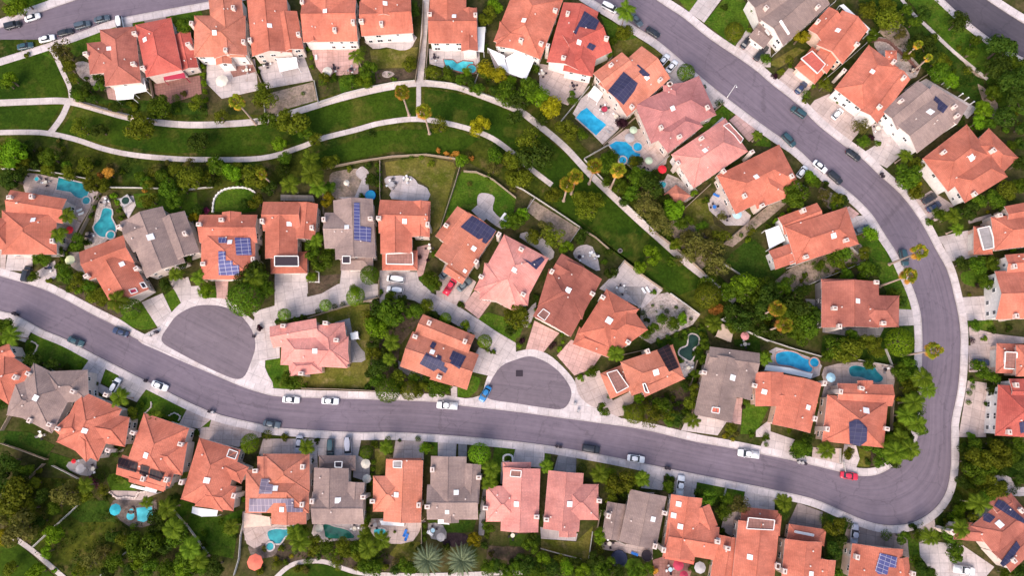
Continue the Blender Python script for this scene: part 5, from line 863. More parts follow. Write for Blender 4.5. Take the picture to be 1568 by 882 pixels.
def lounger(t, x, y, ang, c):
    px, py = cv(t, x, y); q = P(px, py, .3); root = empty('sun_lounger', (q[0], q[1], .15), radians(-ang))
    b = MB(); b.box(-.9, .3, -.33, .33, .28, .38); b.add([(.3, -.33, .3), (.95, -.33, .62), (.95, .33, .62), (.3, .33, .3), (.3, -.33, .38), (.95, -.33, .7), (.95, .33, .7), (.3, .33, .38)], [(0, 3, 2, 1), (4, 5, 6, 7), (0, 1, 5, 4), (1, 2, 6, 5), (2, 3, 7, 6), (3, 0, 4, 7)]); b.build('cushion', [c], root)
    b = MB(); [b.box(sx-.03, sx+.03, sy*.28-.03, sy*.28+.03, 0, .29) for sx in (-.8, .25) for sy in (-1, 1)]; b.build('leg_frame', ['rim'], root); later(root, c.replace('cloth_', '')+' padded sun lounger', px, py, 'sun lounger', 'sun loungers in the yards')
for a in [('10', 480, 400, -20, 'white'), ('10', 490, 420, -20, 'white'), ('31', 903, 625, 110, 'cloth_blue'), ('31', 912, 650, 110, 'cloth_blue'), ('11', 905, 215, 40, 'white'), ('01', 370, 345, 80, 'white'), ('02', 590, 790, 45, 'cloth_grey'), ('02', 610, 770, 45, 'cloth_grey'), ('12', 800, 155, -50, 'cloth_black'), ('12', 820, 165, -50, 'cloth_black'), ('12', 1240, 310, 30, 'cloth_blue'), ('12', 1270, 275, 30, 'cloth_blue'), ('31', 1052, 628, 30, 'white'), ('32', 750, 750, 20, 'cloth_blue'), ('30', 900, 440, 0, 'white'), ('12', 495, 660, 20, 'white'), ('12', 520, 672, 20, 'white'), ('22', 805, 20, 60, 'white'), ('22', 830, 15, 60, 'white')]:
    lounger(*a)
def trampoline(t, x, y, r, c, desc):
    px, py = cv(t, x, y); R = r*scale_of(t)*mpp(px, py); q = P(px, py, .8); root = empty('trampoline', (q[0], q[1], .1)); b = MB(); b.cyl(0, 0, .8, .84, R*.8, n=28); b.build('jumping_mat', [c], root)
    b = MB(); pts = [(cos(k*2*pi/28)*R*.9, sin(k*2*pi/28)*R*.9, .86) for k in range(29)]; b.tube(pts, R*.1, 6); b.build('padding', [c], root)
    for k in range(6): b = MB(); a = k*pi/3; b.tube([(cos(a)*R*.92, sin(a)*R*.92, 0), (cos(a)*R*.92, sin(a)*R*.92, 2.2)], .03, 6); b.build('pole', ['dark_metal'], root)
    later(root, desc, px, py, 'trampoline')
trampoline('32', 658, 778, 50, 'cloth_navy', 'round navy blue trampoline')
trampoline('32', 825, 762, 34, 'cloth_black', 'small black round trampoline')
px, py = cv('11', 695, 310); q = P(px, py, .4); R = 32/3.92*mpp(px, py); root = empty('paddling_pool', (q[0], q[1], .14)); b = MB(); b.cyl(0, 0, 0, .5, R, n=24); b.build('pool_wall', ['cloth_blue'], root); b = MB(); b.cyl(0, 0, .5, .52, R*.93, n=24); b.build('water', ['water_blue'], root); later(root, 'round bright blue above-ground pool', px, py, 'paddling pool')
def hot_tub(t, x, y, r, wm, desc):
    px, py = cv(t, x, y); q = P(px, py, .8); s = r*scale_of(t)*mpp(px, py); root = empty('hot_tub', (q[0], q[1], .14), random.random()); b = MB(); b.box(-s, s, -s, s, 0, .82, 0, .05); b.build('shell', ['cloth_grey'], root); b = MB(); b.cyl(0, 0, .82, .85, s*.75, n=18); b.build('water', [wm], root); later(root, desc, px, py, 'hot tub')
hot_tub('10', 755, 342, 30, 'water_dark', 'grey square hot tub'); hot_tub('10', 222, 212, 16, 'water_cyan', 'pale blue hot tub')
def shed(name, desc, t, pts, h, mat, cat, wallm='tan_wall', pyr=False):
    W_ = [P(*p, h)[:2] for p in T(t, pts)]; cx = sum(p[0] for p in W_)/len(W_); cy = sum(p[1] for p in W_)/len(W_); root = empty(name, (cx, cy, 0)); L = [(p[0]-cx, p[1]-cy) for p in W_]
    b = MB()
    if pyr:
        n = len(L); A = sum(L[i][0]*L[(i+1) % n][1]-L[(i+1) % n][0]*L[i][1] for i in range(n)); L = L if A > 0 else L[::-1]
        b.add([(*p, h) for p in L]+[(0, 0, h+1.3)]+[(*p, h-.15) for p in L], [(i, (i+1) % n, n) for i in range(n)]+[(n+1+i, n+1+(i+1) % n, (i+1) % n, i) for i in range(n)]+[tuple(n+1+i for i in range(n))[::-1]])
    else: b.prism(L, h-.15, h)
    o = b.build('roof', [mat], root); planar_uv(o.data)
    for p in L: b = MB(); b.box(p[0]*.85-.1, p[0]*.85+.1, p[1]*.85-.1, p[1]*.85+.1, .05, h-.15); b.build('post', [wallm], root)
    c = cv(t, pts[0][0], pts[0][1]); later(root, desc, *c, cat)
shed('gazebo', 'square terracotta pointed gazebo', '12', [(928, 305), (1000, 245), (1090, 312), (1022, 362)], 2.9, 'orange_tile', 'gazebo', pyr=True)
shed('garden_shed', 'flat tan square garden shelter', '22', [(1238, 295), (1270, 218), (1352, 240), (1330, 330)], 2.6, 'tan_wall', 'garden shelter')
shed('pergola', 'small white slatted pergola', '02', [(470, 570), (510, 510), (562, 560), (530, 612)], 2.6, 'white', 'pergola', 'white')
shed('playhouse', 'small white canopy in the garden', '11', [(1470, 450), (1500, 412), (1535, 440), (1510, 475)], 2.0, 'white', 'canopy', 'white')
shed('carport', 'white roofed side shelter', '13', [(215, 395), (268, 375), (275, 395), (225, 418)], 2.4, 'white', 'shelter', 'white')
shed('pergola', 'weathered grey timber pergola', '11', [(155, 305), (350, 310), (360, 345), (155, 340)], 2.5, 'side_yard', 'pergola', 'tan_wall')
shed('pergola', 'white patio pergola beside the trees', '21', [(572, 275), (618, 265), (625, 310), (580, 315)], 2.4, 'white', 'pergola', 'white')
for t, x, y, r, c in [('11', 830, 243, 22, 'grey'), ('11', 830, 210, 10, 'black'), ('11', 915, 212, 16, 'maroon'), ('01', 577, 418, 15, 'maroon'), ('30', 487, 236, 10, 'black'), ('23', 735, 497, 9, 'black'), ('10', 545, 558, 10, 'maroon'), ('02', 565, 650, 26, 'grey'), ('12', 665, 862-220, 14, 'black'), ('11', 550, 232, 10, 'cream'), ('10', 632, 348, 14, 'grey')]:
    px, py = cv(t, x, y); q = P(px, py, .4); r_ = r/3.92*mpp(px, py); root = empty('fire_pit', (q[0], q[1], .15)); b = MB(); b.tube([(cos(k*pi/10)*r_*.86, sin(k*pi/10)*r_*.86, .3) for k in range(21)], .14, 6); b.build('stone_ring', ['grey_paving'], root); b = MB(); b.cyl(0, 0, 0, .3, r_*.8, n=20); b.build('bowl', ['cloth_'+c], root); later(root, f'round {cname(c)} stone fire pit', px, py, 'fire pit')
# ================================================================== GARDEN WALLS AND FENCES
def fence(t, pts, mat='tan_wall', h=1.45, th=.13, desc=None, name='garden_wall', sm=0, z0=0):
    if mat == 'fence_stone': h = 1.15; th = .10
    q = T(t, pts); q = smooth_poly(q, sm, False) if sm else q; W_ = [P(*p, h)[:2] for p in q]; root = empty(name, (W_[0][0], W_[0][1], 0)); b = MB(); pb = MB(); ox, oy = W_[0]
    L = [(p[0]-ox, p[1]-oy) for p in W_]
    for i in range(len(L)-1):
        a, c = Vector(L[i]), Vector(L[i+1]); d = (c-a); n = Vector((-d.y, d.x)).normalized()*th/2; e = d.normalized()*th*.49
        b.prism([(a-e+n)[:], (c+e+n)[:], (c+e-n)[:], (a-e-n)[:]], z0, h+.003*(i % 2))
        k = max(1, int(d.length/6))
        for j in range(k): p = a.lerp(c, j/k); pb.box(p.x-th*.8, p.x+th*.8, p.y-th*.8, p.y+th*.8, 0, h+.08, 0, .02)
    bpy.data.objects.remove(root); b.add(pb.v, pb.f); root = b.build(name, [mat]); root.location = (ox, oy, 0); m = q[len(q)//2]
    cn = {'fence_tan': 'tan', 'fence_stone': 'pale', 'tan_wall': 'tan', 'white_stucco': 'white', 'stucco': 'cream'}.get(mat, 'tan'); later(root, desc or f'{cn} garden wall', *m, 'garden wall', 'garden walls between the yards')
TW, WW = 'fence_tan', 'fence_stone'
for a in [('00', [(440, 598), (500, 620), (640, 660), (760, 690), (930, 722)], TW), ('00', [(885, 440), (915, 590)], TW), ('00', [(1500, 340), (1568, 500)], TW), ('01', [(355, 480), (380, 610)], WW), ('01', [(385, 612), (540, 555), (700, 515), (830, 490), (960, 478)], WW), ('01', [(962, 478), (980, 370), (1005, 200), (1012, 0)], TW), ('01', [(1055, 0), (1045, 200), (1030, 370), (1022, 470)], TW), ('01', [(1025, 478), (1180, 495), (1310, 540), (1460, 592)], WW), ('01', [(1310, 520), (1345, 430)], WW), ('01', [(0, 720), (60, 690), (55, 620)], WW),
          ('02', [(300, 735), (480, 515)], WW), ('02', [(620, 330), (500, 500)], TW), ('02', [(570, 862), (780, 680), (960, 500)], TW), ('02', [(1290, 610), (1120, 760), (1020, 850)], TW), ('03', [(440, 0), (290, 130), (150, 250), (60, 330)], WW), ('03', [(705, 182), (540, 330), (370, 475)], WW), ('03', [(740, 650), (630, 735)], WW), ('03', [(998, 438), (860, 530), (720, 650)], TW), ('03', [(1340, 690), (1080, 882)], TW),
          ('10', [(0, 145), (150, 150), (330, 170), (540, 210)], WW), ('10', [(640, 258), (880, 262), (1130, 270), (1270, 255)], WW), ('10', [(590, 290), (520, 440), (440, 600)], TW), ('11', [(430, 140), (640, 98), (830, 70), (1030, 60), (1230, 88)], TW), ('11', [(1235, 120), (1200, 240), (1110, 515)], TW), ('11', [(750, 100), (750, 335)], TW), ('11', [(410, 290), (410, 420)], TW), ('11', [(1255, 160), (1330, 165), (1430, 210), (1568, 320)], TW),
          ('12', [(450, 85), (600, 0)], WW), ('12', [(452, 90), (600, 250)], WW), ('12', [(660, 320), (740, 395), (820, 470)], WW), ('12', [(880, 530), (1040, 650), (1180, 782)], TW), ('12', [(0, 232), (80, 270), (155, 318)], WW), ('12', [(152, 322), (100, 400)], WW), ('12', [(158, 320), (280, 400), (425, 498)], WW), ('12', [(422, 506), (350, 610)], WW), ('12', [(430, 505), (520, 560), (600, 630)], TW), ('12', [(640, 765), (690, 702)], WW), ('12', [(692, 700), (800, 785), (920, 870)], TW), ('12', [(1060, 380), (1210, 240)], TW), ('12', [(750, 250), (960, 70)], WW), ('12', [(1290, 720), (1400, 790), (1500, 855)], WW), ('12', [(1290, 600), (1568, 360)], TW),
          ('13', [(190, 882), (400, 795), (610, 710)], WW), ('13', [(530, 615), (620, 702)], WW), ('13', [(150, 745), (350, 672), (560, 592)], WW), ('13', [(180, 215), (270, 265)], WW), ('23', [(0, 305), (180, 365), (370, 418)], WW), ('23', [(580, 435), (780, 472)], WW), ('23', [(745, 370), (782, 465)], WW), ('23', [(160, 25), (250, 0)], WW), ('23', [(790, 680), (780, 860)], TW), ('22', [(970, 35), (1145, 162)], WW), ('22', [(1278, 190), (1500, 100)], 'white_stucco'), ('22', [(1280, 194), (1560, 322)], 'white_stucco'), ('22', [(650, 412), (830, 372)], TW), ('22', [(1130, 440), (1090, 590)], TW),
          ('21', [(280, 607), (500, 612), (720, 622)], TW), ('21', [(320, 182), (450, 140), (580, 102), (740, 60)], TW), ('21', [(745, -60), (745, 60)], TW), ('30', [(0, 88), (135, 135), (268, 185)], TW), ('30', [(310, 222), (390, 262), (462, 300)], WW), ('30', [(252, 212), (130, 330)], TW), ('30', [(460, 462), (330, 580), (185, 715)], WW), ('30', [(750, 742), (600, 882)], WW), ('30', [(1035, 490), (1130, 600), (1240, 750)], WW), ('30', [(1475, 485), (1440, 640), (1430, 780), (1400, 882)], WW),
          ('32', [(500, 620), (478, 780)], WW), ('32', [(190, 722), (310, 755), (430, 785)], WW), ('32', [(552, 490), (530, 600)], TW), ('32', [(1305, 350), (1280, 472)], WW), ('33', [(470, 120), (470, 205)], WW), ('31', [(1000, 690), (1000, 560), (1020, 540)], TW), ('32', [(700, 700), (640, 672)], WW), ('20', [(50, 770), (0, 860)], TW), ('33', [(490, 200), (500, 260)], WW)]:
    fence(*a)
fence('10', [(1275, 405), (1285, 330), (1330, 280), (1400, 262), (1480, 265), (1528, 290)], 'white_stucco', .5, .35, 'curved white seat wall around the putting green', sm=3)
fence('03', [(660, 240), (700, 232), (760, 245), (820, 300), (880, 350), (935, 415)], 'brick_paving', .8, .4, 'red curved garden wall around the white patio', sm=3)
fence('30', [(655, 380), (700, 415), (760, 410), (810, 415), (830, 385), (880, 380)], 'stucco', .4, .3, 'low curved cream kerb around the small lawn', sm=3)
fence('31', [(1492, 190), (1495, 165), (1520, 155), (1545, 165), (1548, 195)], 'white_stucco', .3, .3, 'white curved planter kerb on the front lawn', sm=3)
fence('21', [(330, 848-882), (385, 850-882), (385, 790-882), (370, 785-882)], 'white_stucco', .35, .25, 'white angular planter kerb in the brown yard', sm=0)
fence('20', [(190, 325), (225, 350), (200, 400)], 'stucco', .3, .25, 'cream hooked planter kerb on the lawn', sm=2)
fence('20', [(1015, 770), (1045, 755), (1080, 775), (1070, 800)], 'stucco', .3, .25, 'cream curved planter kerb near the drive', sm=2)
fence('20', [(870, 755), (905, 720), (905, 690)], 'stucco', .3, .25, 'cream bent planter kerb by the walkway', sm=2)
# free standing white posts along a slope fence
for k in range(9):
    if k == 4: continue
    u = 1005+k*34; v = 458+k*24; c = cv('03', u, v); pr = MB(); pr.box(-.13, .13, -.13, .13, 0, 1.9); pr.box(-.2, .2, -.2, .2, 1.9, 2.0); o = pr.build('fence_post', ['white']); o.location = P(*c); later(o, 'white slope fence post', *c, 'fence post', 'white posts of the slope fence')
# ================================================================== PLANTS
def rnd_dir(rs, zmin=-1):
    while True:
        v = Vector((rs.uniform(-1, 1), rs.uniform(-1, 1), rs.uniform(zmin, 1)))
        if .05 < v.length <= 1: return v.normalized()
def leafquad(b, p, n, s, rs, mi=0):
    a = n.orthogonal().normalized(); t = rs.uniform(0, 6.28); u = a*cos(t)+n.cross(a)*sin(t); v = n.cross(u)
    b.add([p-u*s, p-v*s*.55, p+u*s, p+v*s*.55], [(0, 1, 2, 3)], mi)
def crown_mesh(seed, lobes, leaves, leaf, zf=.75, spread=.62, tight=False):
    """unit crown: uneven lobes of small leaves with gaps between them"""
    rs = random.Random(seed); b = MB(); C = []
    for i in range(lobes):
        a = rs.uniform(0, 6.28); r = sqrt(rs.random())*spread; z = rs.uniform(-.35, .5)*(1-r*.5)
        C.append((Vector((cos(a)*r, sin(a)*r, z*zf)), rs.uniform(.24, .46) if not tight else .5))
    if tight: C = [(Vector((0, 0, 0)), .95)]
    for i in range(leaves):
        c, r = rs.choice(C); d = rnd_dir(rs, -.5); rr = r*(rs.uniform(.72, 1.06) if not tight else rs.uniform(.86, 1.0)); p = c+Vector((d.x*rr, d.y*rr, d.z*rr*zf))
        n = (d+rnd_dir(rs)*(.55 if not tight else .4)).normalized(); leafquad(b, p, n, leaf*rs.uniform(.6, 1.3), rs)
    return b.me()
CR = {'tree': [crown_mesh(i, 13+i*2, 2600, .075) for i in range(6)], 'light': [crown_mesh(20+i, 12, 1500, .07, .8, .7) for i in range(3)],
      'shrub': [crown_mesh(40+i, 6, 520, .13, .8, .5) for i in range(4)], 'round': [crown_mesh(60+i, 1, 2200, .06, .85, 0, True) for i in range(2)]}
def frond(b, rs, a, L, drop, wl, pairs, up=.5, z0=0, mi=0, wid=.03):
    pts = []; n = 8
    for i in range(n+1):
        f = i/n; r = L*(f-.12*f*f); z = z0+L*up*f-L*drop*f*f; pts.append(Vector((cos(a)*r, sin(a)*r, z)))
    side = Vector((-sin(a), cos(a), 0))
    b.tube(pts[:], [wid*(1-.7*i/n) for i in range(n+1)], 3, mi)
    for k in range(pairs):
        f = .12+.86*k/pairs; i = min(n-1, int(f*n)); p = pts[i].lerp(pts[i+1], f*n-i); d = (pts[i+1]-pts[i]).normalized(); l = wl*L*(sin(pi*min(1, f*.9+.12))**.6)*rs.uniform(.8, 1.1)
        for s in (-1, 1):
            tip = p+(side*s*.8+d*.6).normalized()*l+Vector((0, 0, -l*rs.uniform(.15, .5))); w_ = d*l*.12
            b.add([p-w_, p+w_, tip], [(0, 1, 2)] if s > 0 else [(1, 0, 2)], mi)
def queen_mesh(seed):
    rs = random.Random(seed); b = MB(); n = 15
    for k in range(n): frond(b, rs, k*2*pi/n+rs.uniform(-.2, .2), rs.uniform(.8, 1.05), rs.uniform(.45, .95), .30, 22, rs.uniform(.25, .7), wid=.016)
    for k in range(5): frond(b, rs, rs.uniform(0, 6.28), rs.uniform(.5, .7), .2, .25, 14, 1.0, wid=.014)
    return b.me()
def date_mesh(seed):
    rs = random.Random(seed); b = MB()
    for ring, (n, up, dr) in enumerate([(18, .05, .25), (20, .35, .4), (16, .65, .5), (10, 1.0, .5)]):
        for k in range(n): frond(b, rs, k*2*pi/n+ring*.13+rs.uniform(-.06, .06), rs.uniform(.9, 1.02)*(1-.1*ring), dr, .11, 34, up, wid=.014)
    return b.me()
def fan_mesh(seed):
    """fan palm head: round pleated leaves on stalks, old yellow ones hanging under the green"""
    rs = random.Random(seed); b = MB()
    for k in range(46):
        old = k < 14; el = rs.uniform(-.75, -.25) if old else rs.uniform(-.2, 1.3); a = rs.uniform(0, 6.28); d = Vector((cos(a)*cos(el), sin(a)*cos(el), sin(el))); st = rs.uniform(.5, .66)
        c = d*st; side = d.cross(Vector((0, 0, 1))).normalized(); upv = side.cross(d); b.tube([Vector((0, 0, 0)), c], .012, 3, 1 if old else 0)
        for j in range(11):
            t = -1.9+3.8*j/10; r = .40*(1-.12*abs(t)); q = (d*cos(t)+side*sin(t)); tip = c+q*r+Vector((0, 0, -.10-.05*abs(t))); w_ = (side*cos(t)-d*sin(t))*.045
            m_ = c+q*r*.55
            b.add([c, m_+w_, tip, m_-w_], [(0, 1, 2, 3)], 1 if (old or (k < 20 and j % 3 == 0)) else 0)
    return b.me()
QM = [queen_mesh(i) for i in range(3)]; DM = [date_mesh(5), date_mesh(6)]; FM = [fan_mesh(i) for i in range(3)]
KIND = {'o': ('leaf_olive', 'olive green'), 'g': ('leaf_green', 'mid green'), 'b': ('leaf_bright', 'bright green'), 'd': ('leaf_dark', 'dark green'), 'k': ('leaf_khaki', 'khaki brown'), 'p': ('leaf_purple', 'dark purple'), 'y': ('leaf_yellow', 'yellow green'), 'm': ('leaf_magenta', 'magenta'), 'r': ('leaf_orange', 'rusty orange')}
BASEM = {}
def based(me):
    if not me.materials: [me.materials.append(MATS[m]) for m in ('leaf_green', 'leaf_orange')]
    return me
def leafy(name, me, parent, mats, loc, scale, rz):
    o = bpy.data.objects.new(name, based(me)); COL.objects.link(o); o.location = loc; o.scale = scale; o.rotation_euler = (0, 0, rz)
    if parent: o.parent = parent
    for i, m in enumerate(mats): o.material_slots[i].link = 'OBJECT'; o.material_slots[i].material = MATS[m]
    return o
TR = []
for i in range(3):
    rs = random.Random(i+100); b = MB(); b.tube([(0, 0, 0), (.02, .03, .4), (0, .05, .72)], [.055, .04, .03], 7)
    for k in range(5): a = k*1.26+rs.random(); b.tube([(0, .04, .42+.06*k), (cos(a)*.2, sin(a)*.2, .66+.04*k), (cos(a)*.36, sin(a)*.36, .85)], [.028, .018, .006], 5)
    me = b.me(); me.materials.append(MATS['bark']); TR.append(me)
PT = MB(); PT.tube([(0, 0, 0), (0, 0, .06), (.003, 0, .5), (0, 0, 1)], [.040, .024, .017, .015], 9); PTm = PT.me(); PTm.materials.append(MATS['palm_bark'])
PT2 = MB(); PT2.tube([(0, 0, 0), (0, 0, .1), (0, 0, .8), (0, 0, 1)], [.06, .045, .035, .045], 9); PT2m = PT2.me(); PT2m.materials.append(MATS['palm_bark'])
SPEC = []
def plant(t, x, y, r, k, style=None): SPEC.append((t, x, y, r, k, style))
def grow(t, x, y, r, k, style=None):
    px, py = cv(t, x, y); rr = r*scale_of(t); mat, cn = KIND[k]; m0 = mpp(px, py, 3); R = rr*m0
    if R < 1.45:                                                     # shrub, one mesh
        c = P(px, py, R*.6); o = leafy('shrub', random.choice(CR['shrub']), None, [mat], (c[0], c[1], R*.55+.1), (R*1.12, R*1.12, R*.95), random.uniform(0, 6.28))
        later(o, f'{"small" if R < .9 else "rounded"} {cn} shrub', px, py, 'shrub', 'garden shrubs'); return
    bush = R < BUSH_MAX and style != 'round'
    H_ = min(9.5, 1.7*R+1.2) if style != 'cone' else 2.4*R; zc = H_-R*.72
    c = P(px, py, zc); root = empty('bush' if bush else 'round_tree' if style == 'round' else 'tree', (c[0], c[1], 0))
    cm = random.choice(CR['round'] if style == 'round' else CR['light'] if k in ('k',) or (k == 'o' and random.random() < .3) else CR['tree'])
    s = R*1.12 if style != 'round' else R
    leafy('crown', cm, root, [mat], (0, 0, zc), (s*random.uniform(.94, 1.06), s*random.uniform(.94, 1.06), s*random.uniform(.9, 1.1)), random.uniform(0, 6.28))
    o = bpy.data.objects.new('trunk', random.choice(TR)); COL.objects.link(o); o.parent = root; o.scale = (H_*.95, H_*.95, H_*.9)
    sz = 'large' if R > 3.4 else 'medium'
    if bush: later(root, f'{"low" if R < 1.9 else "tall"} {cn} bush', px, py, 'bush', 'garden bushes')
    else: later(root, f'{sz} {cn} '+('clipped round tree' if style == 'round' else 'tree'), px, py, 'tree', 'garden and park trees')
def palm(t, x, y, kind, s=1.0):
    px, py = cv(t, x, y)
    if kind == 'F': h = 14.5*s; R = 2.5*s; me = random.choice(FM); mats = ['frond_fan', 'leaf_orange']; tm = PTm; ts = (14, 14, h); nm = 'fan_palm'; d = 'tall fan palm with a golden crown'; cat = 'fan palm'
    elif kind == 'Q': h = 6.2*s; R = 3.1*s; me = random.choice(QM); mats = ['frond', 'frond']; tm = PTm; ts = (8, 8, h); nm = 'queen_palm'; d = 'feathery green queen palm'; cat = 'palm tree'
    else: h = 5.0; R = 5.3; me = DM.pop(0); mats = ['frond_silver', 'frond_silver']; tm = PT2m; ts = (9, 9, h); nm = 'date_palm'; d = 'silvery date palm with a wide radial crown'; cat = 'palm tree'
    c = P(px, py, h); root = empty(nm, (c[0], c[1], 0)); leafy('crown', me, root, mats, (0, 0, h), (R, R, R), random.uniform(0, 6.28))
    o = bpy.data.objects.new('trunk', tm); COL.objects.link(o); o.parent = root; o.scale = ts
    later(root, d, px, py, cat, {'fan_palm': 'tall fan palms', 'queen_palm': 'feathery queen palms', 'date_palm': 'silvery date palms'}[nm])
